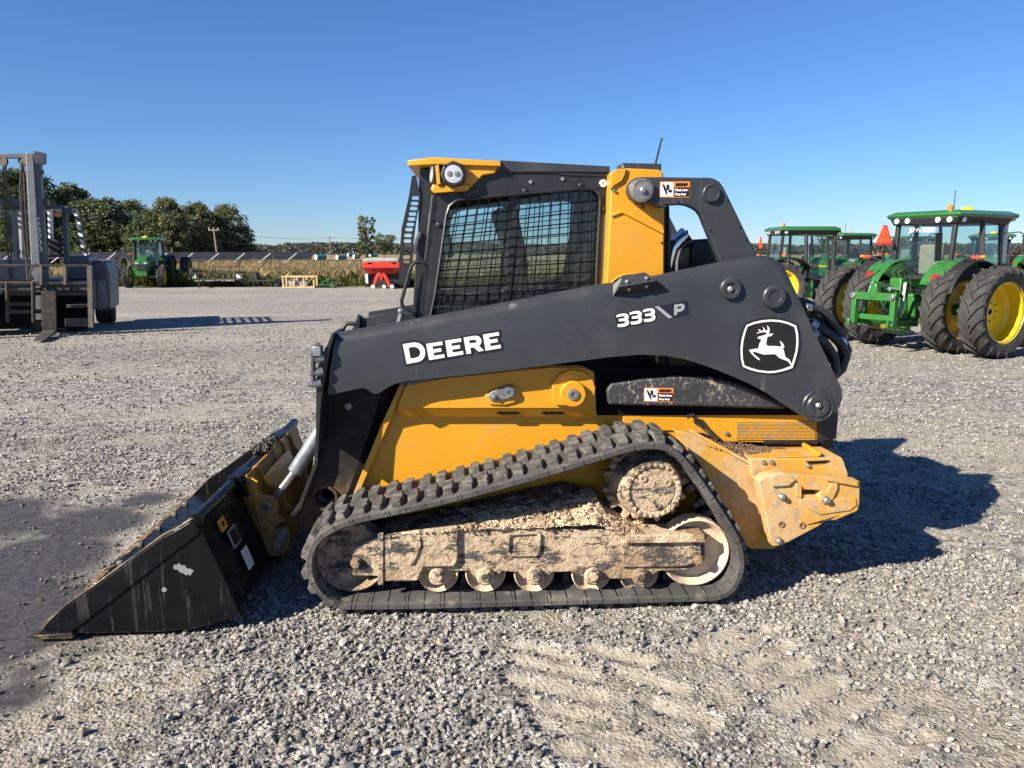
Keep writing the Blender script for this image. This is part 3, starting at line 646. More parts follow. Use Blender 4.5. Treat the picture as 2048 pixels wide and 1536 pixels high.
def put(src, k_f, vv, off, parent, name, flip=1):
    k = int(round(k_f)) % NL; p, t, n = frame_at(k); n = n * SGN
    o = inst(src, name, parent); rx = Matrix(((t.x, 0, n.x), (0, 1, 0), (t.y, 0, n.y))).to_quaternion()
    o.rotation_mode = 'QUATERNION'; o.rotation_quaternion = rx; o.location = (p.x + n.x * off, vv, p.y + n.y * off); o.scale = (1, flip, 1)
    return o
for i in range(NLUG):
    for row, (vv, sh) in enumerate(((0.108, 0.0), (0.318, 0.5))):
        put(random.choice(lug_src), NL * (i + sh) / NLUG, vv, 0.0, track, 'tread_lug', 1 if row == 0 else -1)
for o in lug_src: bpy.data.objects.remove(o)
g_src = MB().loft([[(-.02, -.03, 0), (.02, -.03, 0), (.02, .03, 0), (-.02, .03, 0)], [(-.012, -.024, -.06), (.012, -.024, -.06), (.012, .024, -.06), (-.012, .024, -.06)]]).build('guide_lug', 'lug_rubber', track, bevel=0.004)
rb = MB()
for i in range(NLUG):
    for dk in (-.06, .0, .06):
        p_, t_, n_ = frame_at(int(round(NL * (i + .5 + dk) / NLUG)) % NL); n_ = n_ * SGN; o_r = -.0362
        rb.bar((p_.x + n_.x * o_r, .012, p_.y + n_.y * o_r), (p_.x + n_.x * o_r, .17, p_.y + n_.y * o_r), .004, .004, (n_.x, 0, n_.y))
        rb.bar((p_.x - n_.x * .004, -.0005, p_.y - n_.y * .004), (p_.x - n_.x * .032, -.0005, p_.y - n_.y * .032), .0035, .003, (0, 1, 0))
rb.build('track_ribs', 'lug_rubber', track, smooth=0, kind='stuff')
for i in range(NLUG):
    for vv in (0.225,): put(g_src, NL * (i + .25) / NLUG, vv, -0.034, track, 'guide_lug')
bpy.data.objects.remove(g_src)

# ---------------------------------------------------------------- undercarriage
def wheel(name, px, py, v, rpx, depth, m='dried_mud', dish=0.5, hub=0.3, side=0):
    u, z = mp(px, py, v); r = plen(rpx, v)
    prof = [(0.002, depth * dish), (r * hub, depth * dish), (r * (hub + .05), depth * (dish + .12)), (r * 0.80, depth * (dish + .1)), (r * 0.90, 0.012), (r * 0.95, 0.0), (r, 0.008), (r, depth), (0.002, depth)]
    vv = v if not side else far(v)
    ax = (0, 1, 0) if not side else (0, -1, 0)
    return MB().lathe(prof, (u, vv, z), ax, 48).build(name, m, LD)
for sd_ in (0, 1):
    for d_ in (0.0, .17):
        wheel('front_idler', 703, 1117, 0.10 + d_, 72, 0.09, 'dried_mud', 0.55, 0.28, sd_)
        wheel('rear_idler', 1391, 1106, 0.10 + d_, 73, 0.09, 'pale_mud', 0.50, 0.28, sd_)
    for x in (876, 971, 1068, 1183, 1278):
        wheel('track_roller', x, 1147, 0.10, 41, 0.085, 'pale_mud', 0.35, 0.25, sd_); wheel('track_roller', x, 1147, 0.27, 41, 0.08, 'pale_mud', 0.35, 0.25, sd_)
# dark wheel behind each idler rim shows the pair
FR = ('706,1096 757,1071 770,1066 908,1052 925,1050 1240,1060 1250,1073 1408,1073 1409,1114 1396,1129 1370,1139 1320,1140 1312,1143 1300,1156 1172,1156 '
      '1158,1148 1140,1141 1105,1143 1090,1156 1048,1156 1035,1142 1005,1141 992,1155 950,1155 938,1141 870,1137 847,1140 830,1161 764,1161 759,1150 706,1149')
tf = MB().prism(P(FR, 0.10), 0.085, 0.33).build('track_frame', 'dried_mud', LD, bevel=0.006)
MB().prism([(u, z) for u, z in P(FR, 0.10)], far(0.33), far(0.085)).build('track_frame', 'dried_mud', LD)
MB().prism(P('763,1068 916,1050 917,1118 908,1132 848,1132 836,1160 766,1160', 0.08), 0.062, 0.09).build('tensioner_cover', 'dried_mud', tf, bevel=0.008)
MB().prism(P('757,1064 768,1062 768,1166 757,1166', 0.08), 0.055, 0.09).build('end_plate', 'dried_mud', tf, bevel=0.004)
MB().prism(P('1244,1081 1400,1081 1404,1113 1394,1122 1370,1133 1244,1134', 0.08), 0.071, 0.09).build('rear_cover', 'dried_mud', tf, bevel=0.006)
MB().prism(P('1250,1066 1405,1064 1408,1080 1250,1082', 0.08), 0.045, 0.2).build('top_flange', 'caked_mud', tf, bevel=0.004)
MB().prism(P('832,1078 840,1074 842,1090 834,1112 826,1128 818,1128 828,1104', 0.06), 0.052, 0.066).build('rib', 'dried_mud', tf, bevel=0.003)
mbp = MB().plate(P('1020,1065 1075,1062 1082,1068 1080,1104 1072,1112 1018,1112 1012,1106 1013,1070', 0.08), [P('1024,1070 1072,1067 1076,1072 1074,1100 1068,1107 1022,1107 1018,1102 1019,1074', 0.08)], 0.072, 0.09)
mbp.build('access_ring', 'dried_mud', tf, bevel=0.003)
for x, y in ((712, 1125), (1395, 1118)): hexb('axle_bolt', x, y, 0.075, 0.022, 0.03, 'caked_mud')
for x in (876, 971, 1070, 1186, 1281):
    u, z = mp(x, 1152, 0.08); MB().lathe([(0.045, 0), (0.045, 0.05), (0.035, 0.06)], (u, 0.115, z), (0, -1, 0), 20).build('roller_hub', 'caked_mud', LD, bevel=0.003)
    hexb('roller_bolt', x, 1150, 0.055, 0.025, 0.032, 'dried_mud')
# drive motor and sprocket
su, sz = mp(1302, 975, 0.10)
def gear(r0, r1, n, cx, cz):
    pts = []
    for k in range(n):
        a = 2 * math.pi * k / n
        for da, r in ((-0.42, r0), (-0.25, r0 * 1.02), (-0.13, r1), (0.13, r1), (0.25, r0 * 1.02)):
            t = a + da * 2 * math.pi / n; pts.append((cx + r * math.cos(t), cz + r * math.sin(t)))
    return pts
for sd_ in (0, 1):
    y0, y1 = (0.20, 0.255) if not sd_ else (far(0.255), far(0.20))
    MB().prism(gear(0.185, 0.225, 15, su, sz), y0, y1).build('sprocket', 'caked_mud', LD, bevel=0.006)
hub = MB().lathe([(0.19, 0.24), (0.185, 0.18), (0.165, 0.10), (0.150, 0.02), (0.142, 0.0), (0.118, -0.004), (0.113, 0.006), (0.108, 0.006), (0.105, 0.0), (0.02, -0.006), (0.001, -0.006)], (su, 0.055, sz), (0, 1, 0), 56).build('drive_motor', 'dried_mud', LD)
for k in range(26):
    a = 2 * math.pi * k / 26 + .06
    MB().hexbolt((su + .129 * math.cos(a), 0.054, sz + .129 * math.sin(a)), (0, -1, 0), 0.0085, 0.012).build('cover_bolt', 'caked_mud', hub)
for a in (30, 130, 285):
    MB().lathe([(0.017, 0), (0.017, 0.008), (0.010, 0.008), (0.009, 0.002), (0.0005, 0.002)], (su + .082 * math.cos(R(a)), 0.052, sz + .082 * math.sin(R(a))), (0, -1, 0), 14).build('plug', 'dried_mud', hub)
for a in (205, 150, 255, 320, 20, 95):
    MB().hexbolt((su + .2 * math.cos(R(a)), 0.20, sz + .2 * math.sin(R(a)) * .9), (0, -1, 0), 0.017, 0.022).build('sprocket_bolt', 'caked_mud', LD)
# caked earth lying on the track frame: one ragged bank
def mud_bank(name, top, m, v0, v1, seed, amp, base_drop=0.02, parent=LD, nu=220, nv=44, slope=None):
    us = [q[0] for q in top]; zs = [q[1] for q in top]
    U = np.linspace(us[0], us[-1], nu); Zt = np.interp(U, us, zs)
    S = np.linspace(0, 1, nv); UU, SS = np.meshgrid(U, S, indexing='ij')
    zb = np.interp(U, *zip(*slope)) if slope else Zt - base_drop
    Z = zb[:, None] + (Zt - zb)[:, None] * np.clip(SS * 1.6, 0, 1) ** 0.8
    V = v0 + (v1 - v0) * SS ** 1.2
    n = fbm(UU * 26, SS * 9 + seed, 5, seed); n2 = fbm(UU * 60, SS * 24 + seed, 3, seed + 5)
    V = V - amp * (n - 0.45) * 2 * (SS < .97) - amp * 0.6 * (n2 - .5); Z = Z + amp * 1.1 * (n - 0.5) * 2 * (SS > .03) + amp * .6 * (n2 - .5)
    vs = np.stack([UU, V, Z], -1).reshape(-1, 3); idx = np.arange(nu * nv).reshape(nu, nv)
    f = np.stack([idx[:-1, :-1], idx[1:, :-1], idx[1:, 1:], idx[:-1, 1:]], -1).reshape(-1, 4)
    o = rawmesh(name, vs, f, 4, MATS[m], parent); o['kind'] = 'stuff'; return o
top1 = P('770,1066 820,1058 866,1046 904,1040 981,1027 1020,1024 1080,1014 1141,1006 1190,995 1209,1017 1250,1039 1319,1057 1350,1069 1404,1066', 0.20)
bas1 = P('770,1072 866,1064 904,1060 981,1058 1080,1056 1141,1052 1190,1050 1250,1070 1319,1074 1350,1075 1404,1072', 0.06)
mud_bank('mud', top1, 'caked_mud', 0.066, 0.36, 3, 0.020, slope=bas1)
top2 = P('880,1030 940,1016 1000,1002 1060,990 1120,975 1160,985 1200,1000', 0.34); bas2 = P('880,1050 1000,1040 1120,1030 1200,1030', 0.26)
mud_bank('soil', top2, 'brown_soil', 0.24, 0.44, 11, 0.02, slope=bas2)
# clods
def clods(name, pts, m, seed, parent=LD):
    r_ = np.random.default_rng(seed); ico = bmesh.new(); bmesh.ops.create_icosphere(ico, subdivisions=1, radius=1)
    bv = np.array([q.co[:] for q in ico.verts]); bf = np.array([[q.index for q in f.verts] for f in ico.faces]); ico.free()
    V = []; Fc = []; o = 0
    for (x, y, z, r) in pts:
        q = bv * (1 + r_.uniform(-.35, .35, (len(bv), 1))) * r * r_.uniform(.6, 1.2, 3) + (x, y, z); V.append(q); Fc.append(bf + o); o += len(bv)
    ob = rawmesh(name, np.concatenate(V), np.concatenate(Fc), 3, MATS[m], parent); ob['kind'] = 'stuff'; return ob
pp = []
for _ in range(700):
    u = random.uniform(top1[0][0], top1[-1][0]); zt = np.interp(u, *zip(*top1)); zb = np.interp(u, *zip(*bas1)); t = random.random()
    pp.append((u, 0.05 + t * 0.12, zb + (zt - zb) * t ** .7, random.uniform(.0025, .008)))
clods('mud_clods', pp, 'caked_mud', 4)

# ---------------------------------------------------------------- chassis
MB().prism(P('772,762 1215,745 1640,770 1640,900 1560,1000 1480,1060 715,1060 690,1000 735,880', 0.55), 0.50, far(0.50)).build('chassis', 'deep_black', LD)
body = MB().prism(P('800,768 1200,742 1330,800 1380,850 1400,1010 1380,1040 740,1040 708,985 762,851', 0.455), 0.452, 0.50).build('side_panel', 'machine_yellow', LD, bevel=0.006)
MB().prism(P('800,768 812,768 776,852 722,978 708,985 762,851', 0.44), 0.41, 0.462).build('front_flange', 'machine_yellow', body, bevel=0.003)
MB().loft([[pt(797, 816, .366), pt(1191, 816, .366), pt(1192, 816, .45), pt(797, 816, .45)], [pt(800, 834, .41), pt(1195, 834, .41), pt(1195, 834, .452), pt(800, 834, .452)]]).build('housing_lip', 'machine_yellow', body, bevel=.003)
box = MB().prism(P('812,770 900,755 1040,740 1100,735 1165,735 1188,745 1192,800 1192,815 1190,817 800,817 795,812', 0.365), 0.365, 0.45).build('pivot_housing', 'machine_yellow', body, bevel=0.008)
for x0, x1 in ((992, 1040), (1082, 1130)):
    y = 825.5; MB().prism(P(f'{x0},{y} {x0+6},{y-3} {x1-6},{y-3} {x1},{y} {x1-6},{y+3} {x0+6},{y+3}', 0.388), 0.383, 0.40).build('slot', 'deep_black', box)
# pivots
u, z = mp(1145, 787, 0.34)
MB().prism(P('1103,768 1106,800 1112,812 1180,812 1190,802 1192,775 1186,756 1168,742 1140,738 1118,748', 0.35), 0.347, 0.37).build('pivot_plate', 'machine_yellow', body, bevel=0.008)
MB().lathe([(0.068, 0.05), (0.068, 0.0), (0.062, -.006), (0.001, -.006)], (u, 0.318, z), (0, 1, 0), 32).build('pivot_boss', 'machine_yellow', body)
MB().lathe([(0.030, 0.0), (0.028, -.008), (0.012, -.009), (0.010, -.003), (0.001, -.003)], (u, 0.311, z), (0, 1, 0), 24).build('pivot_pin', 'grey_pin', body)
MB().prism(P('968,795 972,788 1000,775 1022,768 1036,775 1042,790 1030,806 1010,811 980,810', 0.355), 0.353, 0.37).build('pin_seat', 'machine_yellow', body, bevel=0.006)
MB().prism(P('977,792 982,784 1012,771 1024,771 1031,778 1032,790 1025,796 990,802 981,801', 0.345), 0.340, 0.356).build('pin_lock', 'grey_pin', body, bevel=0.003)
u, z = mp(1018, 784, 0.34); MB().lathe([(0.027, 0.0), (0.026, -.008), (0.008, -.009), (0.006, -.001), (0.001, -.001)], (u, 0.338, z), (0, 1, 0), 24).build('lock_pin', 'grey_pin', body)
hexb('lock_bolt', 988, 793, 0.340, 0.012, 0.016, 'grey_pin', body)
# dark engine bay and lower link between arm and rear panel
MB().prism(P('1190,735 1600,740 1600,830 1190,830', 0.44), 0.435, 0.50).build('engine_bay_side', 'deep_black', LD)
ll = MB().prism(P('1213,780 1222,766 1290,757 1357,752 1420,754 1480,768 1530,790 1576,812 1568,818 1417,814 1251,811 1216,808', 0.375), 0.37, 0.42).build('lower_link', 'scuffed_charcoal', LD, bevel=0.012)
# rear panels
rp = MB().prism(P('1245,826 1380,822 1560,822 1634,820 1634,886 1440,882 1405,866 1352,860 1245,862', 0.46), 0.44, 0.50).build('rear_side_panel', 'machine_yellow', LD, bevel=0.005)
for k in range(13):
    y = 843 + k * 2.9
    MB().prism(P(f'1472,{y} 1630,{y} 1630,{y+1.5} 1472,{y+1.5}', 0.438), 0.433, 0.441).build('louvre_slat', 'dusty_yellow', rp)
MB().prism(P('1634,690 1668,760 1672,830 1668,875 1636,884 1632,880', 0.45), 0.42, far(0.42)).build('tail_door', 'satin_black', LD, bevel=0.006)
MB().prism(P('1640,880 1666,876 1666,925 1640,925', 0.47), 0.46, 0.56).build('tail_hinge', 'satin_black', LD, bevel=0.004)
MB().tube([(*[mp(1374, 834, 0.40)[0]], 0.40, mp(1374, 834, 0.40)[1]), (mp(1386, 830, 0.40)[0], 0.40, mp(1386, 830, 0.40)[1]), (mp(1398, 846, 0.40)[0], 0.40, mp(1398, 846, 0.40)[1]), (mp(1434, 880, 0.40)[0], 0.40, mp(1434, 880, 0.40)[1])], 0.012, 8).build('drain_hose', 'hose_black', LD)
MB().prism(P('1345,858 1378,864 1440,896 1540,952 1552,1000 1548,1075 1490,1086 1440,1000 1400,930', 0.26), 0.25, 0.29).build('fender_plate', 'dusty_yellow', LD, bevel=0.004)
MB().loft([[pt(1378, 863, .25), pt(1380, 858, .25), pt(1380, 858, .28), pt(1378, 863, .28)], [pt(1538, 951, .22), pt(1541, 945, .22), pt(1541, 945, .25), pt(1538, 951, .25)]]).build('fender_lip', 'dusty_yellow', LD, bevel=0.002)
# sloping ledge between fender and body, filled with earth
a, b = P('1378,866 1540,950', 0.27); zt = P('1440,880 1560,905', 0.46)
dk_z = mp(1500, 917, 0.22)[1]
LED = MB()
uA, uB, uC, uD = mp(1375, 862, 0.27)[0], mp(1506, 917, 0.22)[0], mp(1681, 918, 0.22)[0], mp(1698, 957, 0.2)[0]
zA = mp(1375, 866, 0.27)[1]; zD = mp(1600, 950, 0.2)[1]
LED.loft([[(uA, .27, zA - .03), (uA, .47, zA - .03), (uA, .47, zA - .10), (uA, .27, zA - .10)], [(uB, .27, dk_z - .02), (uB, .47, dk_z - .02), (uB, .47, dk_z - .10), (uB, .27, dk_z - .10)]])
LED.build('ledge', 'dusty_yellow', LD, bevel=0.003)
deck = MB().prism([(uB - .02, dk_z), (uC, dk_z), (uC + .012, dk_z - .015), (uD, zD), (uD, zD - .06), (uB, zD - .02)], 0.21, far(0.21)).build('rear_deck', 'dusty_yellow', LD, bevel=0.005)
MB().prismz([(uB + .09, .215), (uB + .25, .22), (uC - .1, .22), (uC - .13, .36), (uB + .16, .37)], dk_z + .002, dk_z + .008).build('deck_cover', 'dusty_yellow', deck, bevel=0.002)
q0, q1 = mp(1610, 890, .40), mp(1638, 914, .22)
MB().bar((q0[0], .42, dk_z + .018), (q1[0], .215, dk_z + .018), .018, .022).build('deck_latch', 'machine_yellow', deck, bevel=0.003)
MB().cyl((mp(1528, 886, .43)[0], .425, dk_z + .03), (mp(1634, 886, .43)[0], .425, dk_z + .03), .011, 10).build('deck_hinge', 'satin_black', deck)
MB().prism(P('1612,923 1660,921 1650,926 1618,928', 0.205), 0.204, 0.22).build('deck_slot', 'deep_black', deck)
for x, y in ((1526, 924), (1543, 924), (1616, 931)): hexb('deck_bolt', x, y, 0.207, 0.010, 0.010, 'steel', deck)
hexb('panel_bolt', 1453, 867, 0.437, 0.010, 0.010, 'steel')
# earth lying on ledge and deck
rr = random.Random(5); pp = []
for _ in range(3600):
    t = rr.random() ** .8; u = uA + .06 + (uC - uA - .15) * t * .8; vv = rr.uniform(.25, .45)
    if u > uB and vv < .30 + .25 * max(0, u - uB): continue
    zz = (zA - .03) + (dk_z - .02 - zA + .03) * min(1, (u - uA) / (uB - uA)) if u < uB else dk_z
    h = .05 * max(0, 1 - abs(t - .42) / .35) * max(0, (vv - .22) / .25)
    pp.append((u, vv, zz + rr.random() * h, rr.uniform(.002, .0075)))
clods('spilled_soil', pp, 'brown_soil', 9)
# counterweight casting
cwt = P('1516,962 1530,952 1562,944 1578,948 1640,951 1702,960 1719,962 1718,1007 1714,1021 1669,1040 1650,1040 1640,1049 1566,1088 1544,1092 1538,1070 1522,995', 0.13)
cw = MB().plate(cwt, [P('1600,978 1640,980 1634,992 1604,988', 0.13)], 0.12, 0.20).build('counterweight', 'dusty_yellow', LD, bevel=0.006)
MB().prism([(u, z) for u, z in P('1520,964 1560,947 1700,962 1714,966 1712,1016 1640,1046 1566,1082 1548,1086 1540,1060', 0.2)], 0.20, far(.2)).build('counterweight_core', 'dusty_yellow', cw)
for pl, v0, v1 in (('1545,974 1578,972 1592,960 1580,950 1560,948 1540,955', .105, .122), ('1592,966 1604,972 1604,998 1592,992', .108, .122), ('1640,985 1654,984 1664,966 1676,966 1676,978 1664,1004 1650,1010 1640,1006', .108, .122),
                   ('1648,953 1716,962 1717,974 1654,962', .104, .122), ('1600,997 1712,996 1715,1010 1700,1022 1640,1030 1600,1008', .114, .122)):
    MB().prism(P(pl, v0), v0, v1).build('casting_rib', 'dusty_yellow', cw, bevel=0.004)
for x, y, r in ((1562, 992, .014), (1651, 999, .016), (1556, 1080, .013)): hexb('counterweight_bolt', x, y, 0.112, r, 0.024, 'steel', cw)
for x, y in ((1603, 1050), (1562, 1048)):
    u, z = mp(x, y, .12); MB().lathe([(.018, 0), (.017, -.006), (.011, -.006), (.010, 0.001), (.0005, .001)], (u, .12, z), (0, 1, 0), 16).build('casting_hole', 'caked_mud', cw)
MB().prism(P('1488,1086 1548,1075 1560,1088 1545,1096 1500,1096', .27), .26, .5).build('belly_edge', 'dusty_yellow', LD)

# ---------------------------------------------------------------- loader arms
ARM = ('668,668 760,653 852,636 1034,602 1180,574 1317,552 1442,526 1514,513 1535,511 1552,516 1566,527 1575,544 1596,588 1631,670 1675,760 1684,780 1685,795 1680,812 1671,825 1655,836 1636,841 '
       '1620,841 1600,828 1572,811 1537,788 1502,769 1466,753 1432,739 1400,728 1372,719 1330,711 1281,709 1220,714 1160,722 1028,739 930,750 810,763 789,768 775,775 762,784 750,788 743,785 737,781 731,777 725,776 690,783 656,791 660,740 667,697')
A0, A1 = 0.26, 0.355
def arm(side):
    pts = P(ARM, A0); n = len(pts); TOPN = 12
    lo = [(u, z - (0.05 if i < 10 else 0.03 * max(0, 13 - i) / 3 if i < 13 else 0)) for i, (u, z) in enumerate(pts)]
    md = [(u, z - (0.018 if i < 10 else 0)) for i, (u, z) in enumerate(pts)]
    Y = (lambda v: v) if not side else far
    return MB().loft([[(u, Y(A0), z) for u, z in lo], [(u, Y(A0 + .014), z) for u, z in md], [(u, Y(A0 + .04), z) for u, z in pts], [(u, Y(A1), z) for u, z in pts]]).build('loader_arm', 'charcoal', LD, smooth=50)
armn = arm(0); armf = arm(1)
armn['label'] = 'long charcoal loader arm with white lettering and leaping deer badge'
def ring(px, py, v, ro, ri, h, name, parent, m='charcoal', deep=0.05):
    u, z = mp(px, py, v); prof = [(ro, h), (ro, 0.006), (ro - .006, 0.0), (ri + .003, 0.0), (ri, 0.004), (ri, h + deep), (0.001, h + deep)]
    return MB().lathe(prof, (u, v - h, z), (0, 1, 0), 40).build(name, m, parent)
ring(1460, 577, A0, plen(21, A0), plen(11, A0), 0.022, 'arm_boss', armn, deep=-.012); hexb('boss_bolt', 1459, 578, A0 - .008, 0.012, 0.02, 'steel', armn)
ring(1546, 593, A0, plen(23, A0), plen(12, A0), 0.028, 'arm_boss', armn, deep=-.022)
u, z = mp(1548, 594, A0 - .002); MB().lathe([(plen(11.5, A0), 0), (.001, 0.001)], (u, A0 - .004, z), (0, 1, 0), 24).build('boss_hole', 'deep_black', armn)
ring(1636, 812, A0, plen(24, A0), plen(11, A0), 0.012, 'arm_boss', armn, deep=-.006); hexb('boss_bolt', 1635, 810, A0 - .004, 0.012, 0.02, 'steel', armn)
ring(1636, 812, A0, plen(33, A0), plen(30, A0), 0.006, 'arm_boss', armn, deep=-.004)
# stop bracket on the arm
br = MB().loft([[pt(1225, 592, 0.245), pt(1228, 578, 0.280), pt(1240, 560, 0.340), pt(1242, 553, 0.380), pt(1240, 566, 0.380)], [pt(1330, 577, 0.245), pt(1313, 567, 0.280), pt(1306, 558, 0.340), pt(1292, 545, 0.380), pt(1306, 560, 0.380)]])
MB().loft([[pt(1243, 552, 0.250), pt(1290, 544, 0.250), pt(1314, 562, 0.210), pt(1240, 574, 0.210)], [pt(1243, 556, 0.280), pt(1290, 548, 0.280), pt(1314, 566, 0.230), pt(1240, 578, 0.230)]]).build('stop_bracket', 'charcoal', armn, bevel=0.003)
MB().loft([[pt(1240, 574, 0.210), pt(1314, 562, 0.210), pt(1330, 577, 0.258), pt(1226, 592, 0.258)], [pt(1242, 568, 0.230), pt(1312, 558, 0.230), pt(1326, 572, 0.280), pt(1228, 586, 0.280)]]).build('stop_bracket_face', 'satin_black', armn)
MB().loft([[pt(1226, 592, 0.258), pt(1226, 570, 0.270), pt(1240, 553, 0.270), pt(1246, 552, 0.250), pt(1241, 574, 0.210)], [pt(1230, 592, 0.270), pt(1230, 570, 0.280), pt(1243, 553, 0.280), pt(1249, 552, 0.260), pt(1245, 574, 0.220)]]).build('stop_bracket_side', 'charcoal', armn)
for x, y in ((1254, 563), (1293, 556)):
    MB().lathe([(.010, 0), (.009, -.006), (.001, -.009)], pt(x, y, 0.220), (0, 1, -.4), 12).build('bracket_bolt', 'steel', armn)
for x, y in ((1258, 579), (1293, 573)):
    MB().lathe([(.009, 0), (.008, -.005), (.001, -.006)], pt(x, y, 0.228), (0, 1, .6), 12).build('bracket_bolt', 'grey_pin', armn)
for x, y in ((815, 664), (1038, 623), (1180, 597)): pass

# lettering and badge on the arm
VL = A0 - 0.0016
def decal(name, polys, m, v, parent, holes=None, t=0.0012):
    mb = MB()
    for i, p in enumerate(polys): mb.plate(p, [holes[i]] if holes and holes.get(i) else [], v - t, v)
    return mb.build(name, m, parent, smooth=0)
def Z(txt, sc, ox, oy, v, dx=0, dy=0): return [mp(ox + (float(t.split(',')[0]) + dx) / sc, oy + (float(t.split(',')[1]) + dy) / sc, v) for t in txt.split()]
zz = lambda t, v=VL - .0012: Z(t, 8.533, 780, 640, v)
decal('name_backing', [zz('185,385 420,340 500,355 590,400 850,360 1150,300 1430,240 1500,245 1550,255 1552,215 1885,165 1900,290 1875,300 1880,375 1918,378 1935,505 1510,578 1425,520 1420,590 1000,665 640,725 620,650 560,720 450,755 260,785', VL)], 'decal_black', VL, armn)
def quadE(q, shp):
    q = [tuple(map(float, t.split(','))) for t in q.split()]; out = []
    for s_, t_ in shp:
        x = (q[0][0] * (1 - s_) + q[1][0] * s_) * (1 - t_) + (q[3][0] * (1 - s_) + q[2][0] * s_) * t_
        y = (q[0][1] * (1 - s_) + q[1][1] * s_) * (1 - t_) + (q[3][1] * (1 - s_) + q[2][1] * s_) * t_
        out.append(mp(780 + x / 8.533, 640 + y / 8.533, VL - .0012))
    return out
ES = [(0, 0), (1, 0), (1, .21), (.36, .21), (.36, .39), (.86, .39), (.86, .60), (.36, .60), (.36, .79), (1, .79), (1, 1), (0, 1)]
letters = [zz('218,412 350,390 420,380 500,395 560,440 592,500 602,560 590,620 560,670 510,705 440,722 285,750'),
           quadE('615,408 890,366 935,640 668,685', ES), quadE('940,352 1210,312 1255,585 985,632', ES),
           zz('1255,300 1455,268 1520,280 1555,325 1560,370 1548,410 1520,440 1605,520 1515,540 1425,465 1370,475 1385,570 1305,580'),
           quadE('1585,248 1855,205 1895,478 1632,522', ES)]
decal('name_lettering', letters, 'decal_white', VL - .0014, armn, {0: zz('318,472 370,463 420,458 480,480 512,525 518,570 495,620 440,645 350,658'), 3: zz('1350,345 1430,333 1468,343 1478,367 1460,388 1360,400')})
z3 = lambda t, v=VL - .0014, dx=0, dy=0: Z(t, 10.24, 1210, 540, v, dx, dy)
decal('number_backing', [z3('208,918 320,880 420,870 480,890 500,865 590,835 690,812 752,838 765,815 860,780 960,765 1015,790 1035,840 1028,895 1052,940 1036,1010 980,1058 880,1075 790,1082 740,1110 650,1132 520,1138 480,1150 400,1182 252,1190 232,1110 250,1088 228,1050')], 'decal_black', VL, armn)
T3 = '228,935 265,915 320,898 380,890 430,892 465,912 483,950 480,985 462,1018 485,1040 493,1075 482,1110 450,1140 395,1160 330,1168 262,1168 255,1112 320,1108 375,1100 410,1085 425,1062 408,1046 360,1046 285,1052 276,1004 340,998 385,988 411,966 396,946 350,945 290,955 238,972'
decal('number_lettering', [z3(T3), z3(T3, dx=270, dy=-53), z3(T3, dx=541, dy=-106)], 'decal_white', VL - .0014, armn)
decal('series_plate', [z3('1100,735 1675,628 1708,905 1385,972', VL)], 'decal_navy', VL, armn)
decal('series_lettering', [z3('1420,710 1570,688 1612,700 1632,735 1625,785 1595,828 1550,850 1480,862 1470,920 1412,930'), z3('1018,752 1096,738 1385,972 1308,992')], 'decal_grey', VL - .0014, armn, {0: z3('1482,755 1545,740 1570,752 1562,772 1540,787 1478,795')})
zb = lambda t, v: Z(t, 10.97, 1460, 620, v)
decal('badge_field', [zb('340,285 500,222 700,175 905,160 1100,178 1300,232 1490,310 1530,480 1550,700 1535,900 1480,1110 1410,1290 1200,1368 1000,1412 850,1420 600,1390 400,1338 250,1270 200,1100 180,850 210,600 270,420', VL)], 'decal_black', VL, armn)
decal('badge_ring', [zb('360,330 520,265 700,225 905,208 1100,222 1290,270 1455,345 1490,520 1500,700 1480,900 1430,1090 1370,1270 1180,1335 1000,1375 850,1385 620,1360 430,1310 280,1245 240,1080 228,860 255,640 310,450', VL - .0014)], 'decal_white', VL - .0014, armn,
      {0: zb('390,360 540,305 710,270 905,250 1090,265 1270,310 1415,375 1450,540 1458,700 1440,890 1390,1080 1340,1225 1160,1295 990,1335 850,1342 640,1320 450,1268 315,1215 282,1070 272,860 298,650 345,470', VL - .0014)})
decal('badge_deer', [zb('603,600 640,580 720,560 790,540 800,510 790,490 740,485 670,495 580,518 610,490 655,475 640,450 605,425 650,430 680,455 735,450 738,420 725,390 695,368 735,385 765,420 780,450 815,452 828,420 825,380 805,340 840,360 862,400 867,450 857,500 848,530 '
     '880,522 950,518 925,545 890,575 850,580 825,575 812,620 800,680 790,730 800,765 830,788 900,790 1000,790 1080,800 1115,805 1122,770 1115,730 1085,675 1130,700 1165,745 1190,795 1185,825 1155,828 1170,860 1185,910 1200,980 1215,1030 1260,1060 1305,1090 '
     '1330,1150 1358,1200 1345,1235 1320,1190 1285,1140 1250,1115 1150,1080 1070,1045 1030,1005 995,970 900,968 760,978 690,965 620,940 540,915 495,915 520,960 570,1010 630,1050 658,1105 600,1080 540,1030 490,980 440,920 418,880 470,862 560,850 620,845 630,790 655,720 690,655 660,638 612,625', VL - .0014)], 'decal_white', VL - .0014, armn)

